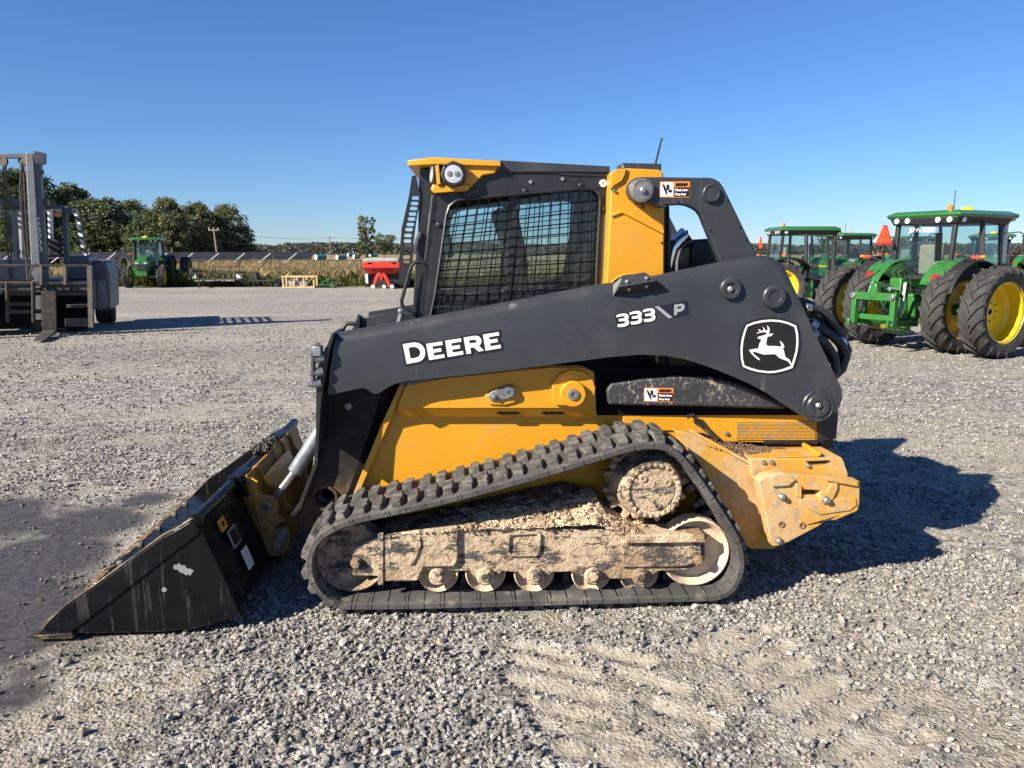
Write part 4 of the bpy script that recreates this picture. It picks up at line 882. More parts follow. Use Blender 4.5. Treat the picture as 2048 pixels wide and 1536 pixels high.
# ---------------------------------------------------------------- arm front legs
def leg(side):
    Y = (lambda v: v) if not side else far
    pts = P('662,672 700,690 790,742 790,768 763,812 732,883 695,989 672,1036 645,1054 612,1056 581,1032 597,1018 632,925 636,860 638,745 650,700', 0.50)
    c = mp(650, 995, .50)
    a, b = sorted((Y(.50), Y(.57)))
    o = MB().plate(pts, [circ(c[0], c[1], plen(21, .4), 28)], a, b).build('arm_leg', 'leg_plate', LD, smooth=40)
    if not side:
        rgn = plen(28, .4), plen(21, .4)
        MB().lathe([(rgn[0], .02), (rgn[0] - .004, 0), (rgn[1], 0), (rgn[1], .09), (rgn[0] - .01, .09)], (c[0], .488, c[1]), (0, 1, 0), 32, True).build('pin_ring', 'rusty_plate', o)
        MB().lathe([(rgn[1], 0), (.001, 0)], (c[0], .64, c[1]), (0, 1, 0), 24).build('pin_recess', 'deep_black', o)
    fl = P('667,664 671,668 664,700 648,752 641,800 639,862 637,926 603,1018 586,1034 580,1030 596,1014 630,924 633,860 634,757 641,716 655,690', 0.46)
    MB().prism(fl, *sorted((Y(.2) if False else Y(.44), Y(.60)))).build('leg_flange', 'satin_black', o, bevel=0.002)
    return o
legn = leg(0); legf = leg(1)
MB().prism(P('664,666 671,667 661,700 651,760 644,800 640,862 638,900 632,900 633,860 634,757 641,716 655,690', A0), A0 - .02, A0 + .26).build('arm_end_flange', 'satin_black', armn, bevel=0.002)
MB().lathe([(.022, 0), (.02, -.012), (.001, -.014)], pt(697, 812, .495), (0, 1, 0), 6).build('leg_bolt', 'grey_pin', legn)
# cross tube between the legs
MB().cyl((mp(655, 930, .5)[0], .55, mp(655, 930, .5)[1]), (mp(655, 930, .5)[0], far(.55), mp(655, 930, .5)[1]), .07, 20).build('cross_tube', 'satin_black', LD)
# hydraulic couplers on the arm nose
for k, (x, y) in enumerate(((633, 718), (631, 745), (627, 768))):
    p = Vector(pt(x + 14, y - 3, .24)); q = Vector(pt(x - 12, y + 2, .22)); d = (q - p)
    MB().tube([p, p + d * .45, p + d * .46, p + d * .7, p + d * .71, p + d * 1.0], [.022, .022, .017, .019, .013, .012], 14).build('hydraulic_coupler', 'steel', armn)
MB().tube([pt(640, 690, .22), pt(634, 688, .22), pt(629, 694, .22), pt(627, 710, .22), pt(627, 760, .22)], .011, 8).build('coupler_hose', 'hose_black', armn)
MB().box(pt(636, 701, .24), (.04, .07, .05)).build('coupler_block', 'galvanised', armn, bevel=.005)
# guard on top of far arm and loop handle seen over the near arm
MB().tube([pt(684, 668, .5), pt(687, 655, .5), pt(694, 647, .5), pt(712, 648, .5)], .011, 8).build('loop_handle', 'satin_black', LD)
MB().prism(P('716,628 722,632 718,668 708,668', .62), .60, .64).build('nose_plate', 'satin_black', LD, bevel=.002)
MB().loft([[pt(722, 636, .62), pt(722, 636, .72), pt(722, 668, .72), pt(722, 668, .62)], [pt(800, 622, .62), pt(800, 622, .72), pt(800, 668, .72), pt(800, 668, .62)]]).build('nose_cover', 'charcoal', LD, bevel=.004)

# ---------------------------------------------------------------- upper link
UL = ('1284,354 1330,354 1380,355 1420,355 1431,358 1440,364 1448,375 1470,420 1515,513 1530,545 1455,560 1444,531 1425,485 1407,441 1403,431 1397,422 1388,416 1376,411 1362,409 1330,411 1327,416 1311,413 1308,407 1284,406 1272,405 1262,397 1256,384 1257,372 1264,361 1273,355')
def link(side):
    Y = (lambda v: v) if not side else far
    a, b = sorted((Y(.362), Y(.428)))
    return MB().prism(P(UL, .362), a, b).build('upper_link', 'charcoal', LD, bevel=0.008)
ln = link(0); lf = link(1)
ring(1421, 387, .362, plen(17, .362), plen(13, .362), .022, 'link_boss', ln, deep=-.018)
u, z = mp(1422, 388, .358); MB().lathe([(plen(12.6, .36), 0), (.001, 0)], (u, .358, z), (0, 1, 0), 24).build('boss_hole', 'deep_black', ln)
u, z = mp(1284, 380, .34); MB().lathe([(.06, .03), (.058, .0), (.045, -.004), (.044, -.002), (.001, -.002)], (u, .337, z), (0, 1, 0), 36).build('link_pin', 'grey_pin', ln)
hexb('link_bolt', 1285, 380, .334, .013, .016, 'steel', ln)
for x, y in ((1314, 408), (1330, 408), (1356, 403), (1420, 461), (1455, 401), (1479, 454), (1492, 480)):
    MB().lathe([(.006, 0), (.005, -.003), (.0005, -.004)], pt(x, y, .362), (0, 1, 0), 8).build('link_screw', 'satin_black', ln)
# warning labels
def textmesh(txt, size, bold=0.0):
    cu = bpy.data.curves.new('t', 'FONT'); cu.body = txt; cu.size = size; cu.offset = bold; cu.align_x = 'LEFT'
    o = bpy.data.objects.new('t', cu); COL.objects.link(o)
    dg = bpy.context.evaluated_depsgraph_get(); me = bpy.data.meshes.new_from_object(o.evaluated_get(dg))
    bpy.data.objects.remove(o); return me
def textobj(name, txt, size, m, parent, origin, xdir, ydir, bold=0.0, width=None):
    me = textmesh(txt, size, bold); me.name = name; xd, yd = Vector(xdir).normalized(), Vector(ydir).normalized(); zd = xd.cross(yd)
    if width:
        w = max(v.co.x for v in me.vertices) - min(v.co.x for v in me.vertices); xs = width / w
    else: xs = 1
    for v in me.vertices: v.co = xd * v.co.x * xs + yd * v.co.y
    me.materials.append(MATS[m]); o = bpy.data.objects.new(name, me); COL.objects.link(o); o.parent = parent; o.location = origin; return o
def warning(pts, v, parent, faded=False):
    """pts: four picture corners tl tr br bl"""
    q = P(pts, v); q3 = [Vector((u, v, z)) for u, z in q]
    f = lambda s_, t_, d: (q3[0] * (1 - s_) + q3[1] * s_) * (1 - t_) + (q3[3] * (1 - s_) + q3[2] * s_) * t_ + Vector((0, -d, 0))
    def pan(s0, s1, t0, t1, d, m, nm): MB().loft([[f(s0, t0, d), f(s1, t0, d), f(s1, t1, d), f(s0, t1, d)], [f(s0, t0, d - .001), f(s1, t0, d - .001), f(s1, t1, d - .001), f(s0, t1, d - .001)]]).build(nm, m, parent, smooth=0)
    pan(0, 1, 0, 1, .002, 'decal_orange', 'warning_label')
    pan(.02, .45, .06, .94, .0034, 'decal_white', 'warning_picture')
    pan(.48, .98, .36, .94, .0034, 'decal_black', 'warning_text_panel')
    xd, yd = q3[1] - q3[0], q3[0] - q3[3]; h = yd.length; w = xd.length
    textobj('warning_lettering', 'WARNING', h * .22, 'decal_black', parent, f(.56, .27, .0036), xd, yd, .002, w * .38)
    textobj('warning_lettering', 'Pinch Area', h * .2, 'decal_white', parent, f(.51, .60, .005), xd, yd, .001, w * .43)
    textobj('warning_lettering', 'Keep Away', h * .18, 'decal_white', parent, f(.51, .85, .005), xd, yd, .001, w * .37)
    def pg(l, nm): MB().loft([[f(s, t, .0048) for s, t in l], [f(s, t, .0036) for s, t in l]]).build(nm, 'decal_black', parent, smooth=0)
    pg([(.07, .16), (.13, .18), (.22, .5), (.26, .86), (.2, .78), (.13, .5)], 'warning_symbol')
    pg([(.21, .2), (.3, .18), (.31, .5), (.22, .52)], 'warning_symbol')
    pg([(.27, .55), (.38, .5), (.42, .58), (.36, .7), (.28, .66)], 'warning_symbol')
    pg([(.50, .27), (.53, .09), (.56, .27)], 'warning_symbol')
warning('1320,363 1380,363 1379,395 1319,395', .362, ln)
warning('1288,775 1347,776 1346,804 1288,803', .37, ll)

# ---------------------------------------------------------------- tower
def tower(side):
    Y = (lambda v: v) if not side else far
    a, b = sorted((Y(.44), Y(.56)))
    o = MB().prism(P('1222,345 1234,338 1250,336 1318,339 1327,346 1329,420 1329,600 1210,600 1213,560 1218,460', .44), a, b).build('lift_tower', 'machine_yellow', LD, bevel=.008)
    return o
tw = tower(0); twf = tower(1)
MB().prism(P('1221,428 1245,420 1326,452 1329,465 1325,468 1244,426 1224,434', .435), .430, .442).build('tower_bead', 'machine_yellow', tw, bevel=.003)
MB().prism(P('1222,345 1234,338 1253,337 1250,350 1244,362 1228,372 1221,380', .43), .425, .442).build('tower_ear', 'machine_yellow', tw, bevel=.004)
cpx = [(1262 + 54 * math.cos(R(t)), 604 - 56 * math.sin(R(t))) for t in range(190, -20, -10)] 
mb = MB(); mb.tube([pt(x, y, .44) for x, y in cpx], .007, 6); mb.build('tower_arc_bead', 'machine_yellow', tw)
for x, y in ((1237, 351), (1228, 381), (1273, 406), (1283, 408), (1286, 414), (1324, 486)):
    MB().lathe([(.007, 0), (.006, -.006), (.0005, -.007)], pt(x, y, .432), (0, 1, 0), 10).build('tower_bolt', 'steel' if x < 1240 else 'satin_black', tw)
tb = MB().prism(P('1241,337 1245,326 1322,328 1322,341', .46), .45, .60).build('tower_cap', 'charcoal', LD, bevel=.003)
hexb('cap_bolt', 1246, 334, .45, .008, .008, 'steel', tb)
MB().tube([pt(1311, 328, .5), pt(1323, 279, .5), pt(1324, 277, .5)], [.006, .0045, .007], 8).build('antenna', 'satin_black', LD)
# engine air pipe and hood behind the tower
MB().prism(P('1331,412 1335,412 1340,580 1330,580', .62), .58, .66).build('engine_screen', 'satin_black', LD, bevel=.004)
MB().tube([pt(1340, 575, .75), pt(1342, 520, .75), pt(1347, 498, .75), pt(1358, 484, .75), pt(1374, 472, .75)], [.045, .045, .047, .05, .055], 18).build('exhaust_pipe', 'chrome', LD)
MB().loft([[pt(1328, 560, .72), pt(1332, 500, .72), pt(1350, 474, .72), pt(1376, 459, .72), pt(1377, 474, .72), pt(1352, 488, .72), pt(1340, 505, .72), pt(1338, 560, .72)],
           [pt(1328, 560, .86), pt(1332, 500, .86), pt(1350, 474, .86), pt(1376, 459, .86), pt(1377, 474, .86), pt(1352, 488, .86), pt(1340, 505, .86), pt(1338, 560, .86)]]).build('exhaust_shroud', 'bucket_black', LD, bevel=.004)
MB().prism(P('1378,490 1388,479 1420,477 1452,478 1456,585 1378,585', .80), .78, 1.22).build('engine_cover', 'satin_black', LD, bevel=.015)
MB().prism(P('1330,560 1480,560 1570,640 1590,740 1330,740', .55), .52, far(.52)).build('engine_hood', 'satin_black', LD, bevel=.02)

# ---------------------------------------------------------------- cab
VC = 0.55
CABF = '866,386 935,381 966,352 990,347 1000,323 1219,334 1219,430 1212,580 1206,700 832,700 850,520'
HOLE = '893,428 899,410 916,401 1172,378 1190,380 1199,388 1202,402 1197,500 1190,650 862,650 870,590'
def cabside(side):
    Y = (lambda v: v) if not side else far
    a, b = sorted((Y(VC), Y(VC + .05)))
    o = MB().plate(P(CABF, VC), [P(HOLE, VC)], a, b).build('cab_side_frame', 'satin_black', LD, smooth=40)
    a, b = sorted((Y(VC + .032), Y(VC + .038)))
    g = MB().prism(P('890,420 1205,372 1196,655 858,655', VC), a, b).build('side_window', 'cab_glass', o, smooth=0)
    # sash bars
    a, b = sorted((Y(VC + .026), Y(VC + .046)))
    MB().prism(P('1022,392 1036,391 1030,650 1012,650', VC), a, b).build('window_sash', 'satin_black', o)
    MB().prism(P('862,596 1194,570 1193,584 862,610', VC), a, b).build('window_sash', 'satin_black', o)
    w = VC - .012
    fr = MB().tube([(u, Y(w), z) for u, z in P('858,648 870,590 893,430 899,412 912,402 930,398 1170,377 1188,379 1199,390 1200,405 1195,500 1189,650', w)], .0075, 6).build('window_guard', 'satin_black', o)
    L0, L1 = P('893,425', w)[0], P('858,648', w)[0]; R0, R1 = P('1200,384', w)[0], P('1189,650', w)[0]
    T0, T1 = P('905,403', w)[0], P('1192,379', w)[0]
    lerp = lambda p, q, t: (p[0] + (q[0] - p[0]) * t, p[1] + (q[1] - p[1]) * t)
    for k in range(14):
        t = (k + .6) / 14; a_ = lerp(T0, T1, t); b_ = lerp(L1, R1, t)
        MB().tube([(a_[0], Y(w), a_[1]), (b_[0], Y(w), b_[1])], .0034, 5).build('guard_wire', 'deep_black', fr)
    for k in range(13):
        t = (k + .7) / 13; a_ = lerp(L0, L1, t); b_ = lerp(R0, R1, t)
        MB().tube([(a_[0], Y(w + .007), a_[1]), (b_[0], Y(w + .007), b_[1])], .0034, 5).build('guard_wire', 'deep_black', fr)
    return o
cs = cabside(0); csf = cabside(1)
for x, y in ((923, 393), (1050, 382), (1161, 371), (878, 450), (1207, 419)):
    MB().lathe([(.014, 0), (.013, -.008), (.006, -.012), (.0005, -.012)], pt(x, y, VC), (0, 1, 0), 12).build('cab_bolt', 'satin_black', cs)
for x, y in ((1061, 364), (1125, 358)):
    MB().lathe([(.010, 0), (.009, -.008), (.0005, -.010)], pt(x, y, VC), (0, 1, 0), 10).build('cab_bolt', 'steel', cs)
MB().lathe([(.020, 0), (.019, -.012), (.009, -.013), (.008, -.006), (.0005, -.006)], pt(1206, 367, VC), (0, 1, 0), 20).build('cable_stud', 'decal_white', cs)
MB().tube([pt(1203, 368, VC - .01), pt(1185, 374, VC - .01), pt(1181, 381, VC - .01)], .003, 5).build('guard_cable', 'satin_black', cs)
MB().prism(P('1066,345 1100,347 1138,351 1219,353 1219,349 1140,346 1100,342 1068,341', VC - .004), VC - .006, VC).build('cab_crease', 'satin_black', cs)
MB().prism(P('1201,430 1218,430 1212,600 1195,600', VC), VC - .004, VC).build('cab_seal', 'rubber', cs)
# roof
roof = MB().prism(P('985,332 1000,321 1219,333 1219,345 990,345', VC), VC - .012, far(VC - .012)).build('cab_roof', 'charcoal', LD, bevel=.004)
cap = MB().prism(P('860,314 1002,322 990,347 966,351 934,381 868,386 861,378 866,368 908,330', .53), .525, .56).build('roof_cap', 'machine_yellow', LD, bevel=.006)
MB().prism(P('860,314 1002,322 990,347 966,351 934,381 868,386 861,378 866,368 908,330', .53), far(.56), far(.525)).build('roof_cap_side', 'machine_yellow', cap, bevel=.006)
MB().prism(P('862,380 868,372 934,370 942,373 934,382 868,387', .515), .505, .53).build('roof_cap_lip', 'machine_yellow', cap, bevel=.004)
u0, z0 = mp(814, 320, .50); u1, z1 = mp(860, 314, .50); u2, z2 = mp(1002, 323, .50); uf = mp(866, 345, .5)[0]
br = MB().loft([[(u0 + .02, far(.60), z0 + .0), (u1, far(.505), z1), (u2, far(.505), z2), (u2, .505, z2), (u1, .505, z1), (u0 + .0, .54, z0 + .003)],
                [(u0 + .02, far(.60), z0 - .03), (u1 + .03, far(.505), z1 - .03), (u2, far(.505), z2 - .025), (u2, .505, z2 - .025), (u1 + .03, .505, z1 - .035), (u0 + .0, .54, z0 - .025)]])
br.build('roof_brow', 'machine_yellow', cap, bevel=.005)
fm = mp(862, 372, .52)
MB().prism([(u0 + .06, z0 - .03), (uf, z1 - .05), (uf + .03, fm[1]), (uf, fm[1] - .0), (u0 + .05, z0 - .09)], .60, far(.60)).build('roof_front', 'satin_black', cap, bevel=.004)
MB().prism(P('871,332 878,330 882,369 874,371', .51), .49, .53).build('cap_rib', 'machine_yellow', cap, bevel=.003)
def worklight(c, axis, rr_, parent):
    ax = Vector(axis).normalized(); c = Vector(c)
    h = MB().lathe([(rr_ * .9, .05), (rr_ * 1.12, .03), (rr_ * 1.12, .004), (rr_ * 1.0, 0.0), (rr_ * .80, 0.0), (rr_ * .78, .008), (.0005, .008)], c, -ax, 8).build('work_light', 'plastic_black', parent, bevel=.003)
    MB().lathe([(rr_ * .77, .004), (rr_ * .73, -.001), (.0005, -.004)], c, -ax, 28).build('lens', 'lens_clear', h)
    x, y = ang_basis(ax)
    for s in (-1, 1):
        off = x * s * rr_ * .3
        MB().lathe([(rr_ * .27, 0.006), (rr_ * .24, -.004), (rr_ * .10, -.006), (.0005, -.006)], c + off - ax * -.001, -ax, 18).build('led', 'grey_pin', h)
    for k in range(4):
        a = R(45 + 90 * k); p = c + (x * math.cos(a) + y * math.sin(a)) * rr_ * 1.0
        MB().lathe([(.005, 0), (.004, -.003), (.0003, -.003)], p, -ax, 8).build('light_screw', 'deep_black', h)
    return h
worklight(pt(907, 348, .475), (0.05, -1, .02), plen(22, .48), cap)
MB().prism(P('890,328 925,328 930,366 886,366', .50), .485, .53).build('light_pad', 'plastic_black', cap, bevel=.006)
hl = pt(862, 347, .55)
MB().lathe([(.055, .05), (.062, .03), (.062, .004), (.055, 0), (.048, 0), (.046, .006), (.0005, .006)], hl, (1, 0.25, 0), 24).build('work_light', 'plastic_black', cap)
MB().lathe([(.046, .004), (.044, -.001), (.0005, -.003)], hl, (1, .25, 0), 24).build('lens', 'lens_clear', cap)
# front pillar, door, perforated guard, grab handle
MB().loft([[pt(866, 386, VC), pt(878, 386, VC), pt(878, 386, VC + .06), pt(866, 386, VC + .06)], [pt(838, 660, VC), pt(852, 660, VC), pt(852, 660, VC + .06), pt(838, 660, VC + .06)]]).build('front_pillar', 'charcoal', LD, bevel=.004)
pg_ = P('824,352 832,350 841,392 838,412 833,440 829,470 826,500 825,529 817,571 798,570 798,522 803,458 818,392', .60)
hol = []
hc = [(831, 396), (829, 407), (827, 417), (825, 428), (823, 438), (820.5, 449), (818, 459), (816, 471), (815, 482), (814.5, 492), (813.5, 503), (813, 514), (812, 523)]
for x, y in hc:
    hol.append(P(' '.join(f'{x + (4 if c > 0 else -4) * 1.0 + 3.6 * math.cos(a) * (1 if 1 else 0)},{y - 3.6 * math.sin(a)}' for a, c in [(R(t), math.cos(R(t))) for t in range(-75, 286, 30)]), .60))
gd = MB().plate(pg_, hol, .60, .606).build('door_guard', 'satin_black', LD, smooth=0); gd['label'] = 'perforated guard plate at the cab front'
MB().loft([[pt(824, 352, .6), pt(826, 353, .6), pt(826, 353, .62), pt(824, 352, .62)], [pt(818, 392, .6), pt(820, 392, .6), pt(820, 392, .62), pt(818, 392, .62)], [pt(803, 458, .6), pt(805, 458, .6), pt(805, 458, .62), pt(803, 458, .62)]]).build('windscreen_frame', 'satin_black', LD)
def P3(l, v): return [pt(*map(float, t.split(',')), v) for t in l.split()]
uF = [mp(838, 352, .6), mp(836, 458, .6), mp(828, 570, .6), mp(824, 650, .6)]
MB().loft([[(u, .62, z), (u, far(.62), z), (u + .008, far(.62), z), (u + .008, .62, z)] for u, z in uF]).build('front_window', 'cab_glass', LD, smooth=0)
for vv in (.61, far(.66)):
    MB().loft([[(u, vv, z), (u, vv + .05, z), (u + .05, vv + .05, z), (u + .05, vv, z)] for u, z in uF]).build('door_frame', 'satin_black', LD, bevel=.004)
MB().prism(P('848,360 862,372 866,390 850,520 840,655 830,655 838,520', .60), .585, .60).build('pillar_cover', 'satin_black', LD)
MB().tube(P3('843,524 832,524 824,530 819,542 803,602 804,610 810,616 824,622 832,624', .54), .010, 10).build('grab_handle', 'satin_black', LD)
MB().tube(P3('866,390 860,440 852,520', .575), .010, 8).build('wire_loom', 'hose_black', LD)
MB().tube(P3('842,465 836,480 832,500 834,505', .565), .014, 10).build('door_strut', 'charcoal', LD)
MB().tube(P3('803,628 798,648 795,660', .58), .016, 10).build('door_hinge', 'grey_pin', LD)
MB().prism(P('803,626 832,628 836,652 800,655', .58), .57, .62).build('hinge_block', 'satin_black', LD, bevel=.005)
hexb('hinge_bolt', 801, 622, .575, .012, .012, 'steel')
# inside
ub, zbm = mp(1190, 650, .6); ufr = mp(850, 650, .6)[0]; zt_ = mp(1190, 372, .6)[1]; zfl = mp(1000, 690, .6)[1]
MB().box2(ufr, ub, .61, far(.61), zfl - .05, zfl).build('cab_floor', 'cloth_dark', LD)
rw = MB().plate([(.61, zfl), (far(.61), zfl), (far(.61), zt_ + .1), (.61, zt_ + .1)], [[(.76, zbm + .22), (far(.76), zbm + .22), (far(.76), zt_ - .04), (.76, zt_ - .04)]], 0, .04)
rw.v = [(ub - .03 + y, x, z) for x, y, z in rw.v]; rw.build('cab_rear_wall', 'satin_black', LD, smooth=0)
uS = mp(1120, 600, 1.0)[0]
MB().box((uS - .10, 1.0, zfl + .22), (.48, .50, .14)).build('seat_cushion', 'cloth_dark', LD, bevel=.04, seg=3)
MB().box((uS + .13, 1.0, zfl + .52), (.13, .48, .62), Matrix.Rotation(R(10), 3, 'Y')).build('seat_back', 'cloth_dark', LD, bevel=.045, seg=3)
MB().prism([(uS - .42, zfl + .70), (uS - .36, zfl + .74), (uS - .22, zfl + .40), (uS - .18, zfl + .05), (uS - .28, zfl + .05), (uS - .32, zfl + .4)], .66, .74).build('control_console', 'cloth_dark', LD, bevel=.02)
MB().prism([(uS - .36, zfl + .95), (uS - .28, zfl + .98), (uS - .16, zfl + .40), (uS - .22, zfl + .3)], far(.74), far(.66)).build('control_console', 'cloth_dark', LD, bevel=.02)
for vv in (.72, far(.72)):
    MB().tube([(uS - .30, vv, zfl + .36), (uS - .31, vv, zfl + .5), (uS - .32, vv, zfl + .56)], [.012, .012, .022], 10).build('joystick', 'plastic_black', LD)
MB().box((ufr + .10, 1.25, zfl + .62), (.05, .16, .32), Matrix.Rotation(R(-12), 3, 'Y')).build('display_panel', 'plastic_black', LD, bevel=.02)

# ---------------------------------------------------------------- hoses at the rear
for i, (l, v, r) in enumerate((('1590,617 1606,616 1622,617 1645,624 1660,640 1676,662 1688,684 1696,700 1690,722 1672,736', .62, .022), ('1600,640 1618,648 1640,656 1664,672 1684,690 1692,712 1684,738 1668,752', .55, .025),
                               ('1610,660 1628,670 1650,686 1668,712 1672,740 1660,760', .5, .025), ('1588,600 1612,604 1640,618 1662,636 1680,670 1686,700', .72, .02), ('1596,628 1620,630 1648,644 1670,668 1682,700 1676,736', .66, .018))):
    MB().tube(P3(l, v), r, 12).build('hydraulic_hose', 'hose_black', LD)
for x, y, x2, y2, v, m, r in ((1610, 616, 1622, 618, .615, 'steel', .026), (1620, 645, 1632, 653, .545, 'galvanised', .03), (1622, 664, 1632, 672, .495, 'galvanised', .03), (1674, 688, 1690, 684, .56, 'decal_white', .028)):
    MB().cyl(pt(x, y, v), pt(x2, y2, v), r, 12).build('hose_fitting', m, LD, bevel=.003)
MB().prism(P('1600,640 1650,640 1660,720 1655,770 1600,740', .75), .74, 1.3).build('rear_bracket', 'bucket_black', LD, bevel=.006)
MB().prism(P('1634,660 1650,664 1656,700 1640,694', .60), .59, .62).build('yellow_bracket', 'machine_yellow', LD, bevel=.003)

# ---------------------------------------------------------------- tilt cylinder and coupler
def tilt(v):
    u, z = mp(590, 944, .62); w, y = mp(700, 770, .62); p = Vector((u, v, z)); q = Vector((w, v, y)); d = q - p
    b = MB().tube([p, p + d * .02, p + d], [.040, .042, .042], 22).build('tilt_cylinder', 'galvanised', LD)
    e = mp(549, 997, .62); MB().cyl((e[0], v, e[1]), p + d * .05, .022, 18).build('cylinder_rod', 'steel', b)
tilt(.62); tilt(far(.62))
CP = '484,955 493,950 503,962 508,978 514,990 530,994 546,997 553,1006 556,1018 554,1030 560,1038 568,1042 552,1052 548,1060 556,1058 568,1056 577,1062 580,1075 578,1096 568,1108 552,1113 528,1110 513,1070 498,1024 486,993'
cpl = None
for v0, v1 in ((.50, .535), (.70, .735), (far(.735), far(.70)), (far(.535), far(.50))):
    o = MB().prism(P(CP, .50), v0, v1).build('coupler_plate', 'shaded_yellow', LD, bevel=.004); cpl = cpl or o
MB().prism(P('484,957 492,952 504,985 516,1030 536,1105 526,1108 512,1070 498,1024 486,993', .5), .50, far(.5)).build('coupler_back', 'shaded_yellow', LD, bevel=.003)
uq, zq = mp(522, 962, .70)
MB().prism([(uq - .03, zq + .0), (uq + .02, zq + .03), (uq + .075, zq - .07), (uq + .055, zq - .09), (uq + .0, zq - .01)], .70, far(.70)).build('coupler_hook', 'machine_yellow', LD, bevel=.004)
MB().prism(P('551,1100 545,1088 558,1062 572,1056 576,1064 570,1084 560,1102', .485), .478, .50).build('lock_lever', 'grey_pin', cpl, bevel=.005)
for x, y in ((566, 1068), (553, 1096)): hexb('lever_bolt', x, y, .478, .014, .014, 'grey_pin', cpl)
MB().lathe([(.034, .01), (.032, -.006), (.018, -.008), (.017, .002), (.0005, .002)], pt(533, 1014, .498), (0, 1, 0), 24).build('coupler_pin', 'grey_pin', cpl)
for x, y in ((500, 962), (508, 958)):
    MB().bar(pt(x - 6, y - 3, .515), pt(x + 7, y + 5, .515), .012, .006).build('wear_strip', 'rim_yellow', cpl)

# ---------------------------------------------------------------- bucket
B0, B1 = -0.10, 1.93
bt = P('56,1277 80,1262 128,1213 180,1177 251,1125 326,1070 359,1053 384,1036 392,1034 400,1040 404,1054 414,1083 453,1164 479,1223 473,1231 424,1247 382,1256 317,1262 141,1265', B0)
bt = [(u, max(z, 0.012)) for u, z in bt]
tipu = mp(62, 1276, B0)[0]; heel = bt[13]; top_ = bt[8]
prof_o = [(tipu + .10, .014), (bt[16][0], .014), (bt[15][0], bt[15][1] + .004), (heel[0] - .02, heel[1] - .012), (heel[0] - .006, heel[1] + .02), bt[12], bt[11], (bt[9][0] + .006, bt[9][1] - .01)]
prof_i = [(u - .014 * (1 if i > 2 else 0), z + .014 * (1 if i < 5 else 0)) for i, (u, z) in enumerate(prof_o)][::-1]
bk = MB().prism(prof_o + prof_i, B0 + .004, B1 - .004).build('bucket', 'bucket_black', LD, smooth=40)
bk['label'] = 'black steel loader bucket resting flat on the gravel'
for v0, v1 in ((B0 - .004, B0 + .010), (B1 - .010, B1 + .004)):
    sp = MB().plate(bt[1:], [], v0, v1).build('bucket_side_plate', 'bucket_black', bk, bevel=.003, smooth=40)
    if v0 < 0: near_sp = sp
rf = P('96,1256 128,1217 180,1181 251,1129 326,1074 359,1057 384,1041 395,1044 401,1060 398,1066 148,1260', B0)
MB().prism(rf, B0 - .012, B0 - .003).build('side_reinforcement', 'bucket_black', bk, bevel=.003)
# worn bright rims along the side plate edge
MB().tube([(u, B0 + .003, z + .001) for u, z in bt[1:8]], .0036, 6).build('worn_rim', 'worn_edge', bk)
MB().tube([(u, B0 + .003, z - .001) for u, z in bt[13:]], .0036, 6).build('worn_rim', 'worn_edge', bk)
ce = MB().prism([(tipu, .006), (tipu + .015, .02), (tipu + .05, .030), (tipu + .20, .034), (tipu + .20, .012), (tipu + .02, .002)], B0 - .02, B1 + .02).build('cutting_edge', 'bucket_black', bk, bevel=.002)
MB().prism([(tipu - .002, .004), (tipu + .012, .022), (tipu + .045, .0325), (tipu + .055, .0325), (tipu + .03, .002)], B0 - .022, B1 + .022).build('worn_lip', 'worn_edge', ce)
MB().prism([(tipu + .02, .001), (tipu + .03, .020), (tipu + .20, .026), (tipu + .20, .0), (tipu + .17, -.004)], B0 - .026, B0 + .03).build('wear_shoe', 'worn_edge', ce, bevel=.003)
for x, y in ((92, 1243), (138, 1203), (193, 1153), (239, 1109), (279, 1070), (316, 1034), (347, 1005), (369, 985)):
    d = ray(x, y); c = Vector((0, 0, CAM_H)) - MO; t = (tipu + .085 - c.dot(UD)) / d.dot(UD); vv = (c + d * t).dot(VD)
    vv = min(max(vv, B0 + .03), B1 - .03)
    MB().box((tipu + .085, vv, .045), (.030, .030, .026)).build('edge_bolt', 'grey_pin', ce, bevel=.004)
tp = (top_[0] + .004, top_[1] - .012)
MB().cyl((tp[0], B0, tp[1]), (tp[0], B1, tp[1]), .030, 20).build('bucket_tube', 'bucket_black', bk)
for vv in (.55, 1.45):
    MB().prism([(tp[0] - .045, tp[1] - .02), (tp[0] - .02, tp[1] + .04), (tp[0] + .04, tp[1] + .035), (tp[0] + .07, tp[1] - .08), (tp[0] + .02, tp[1] - .05)], vv - .10, vv + .10).build('bucket_hook', 'bucket_black', bk, bevel=.004)
# stickers on the bucket back and patches on the side
bw0, bw1 = Vector((bt[10][0] + .010, 0, bt[10][1])), Vector((heel[0] + .006, 0, heel[1] + .02))
def on_back(s, v, off=.012): p = bw0 + (bw1 - bw0) * s; return Vector((p.x + off, v, p.z + off * .4))
def sticker(name, s0, s1, v0, v1, m, off=.012): MB().loft([[on_back(s0, v0, off), on_back(s0, v1, off), on_back(s1, v1, off), on_back(s1, v0, off)], [on_back(s0, v0, off - .006), on_back(s0, v1, off - .006), on_back(s1, v1, off - .006), on_back(s1, v0, off - .006)]]).build(name, m, bk, smooth=0)
sticker('yellow_sticker', .06, .20, .03, .11, 'machine_yellow'); sticker('sticker_mark', .10, .16, .055, .085, 'decal_black', .0135); sticker('print_panel', .24, .46, .08, .19, 'decal_grey', .0125); sticker('print_panel', .26, .44, .09, .18, 'decal_black', .0135)
sticker('white_sticker', .55, .80, .14, .22, 'decal_white')
def blotch(px, py, pts, m='forklift_pale'):
    mb = MB(); l = [mp(px + x, py + y, B0 - .006) for x, y in pts]; mb.plate(l, [], B0 - .0065, B0 - .003); mb.build('worn_sticker', m, bk, smooth=0)
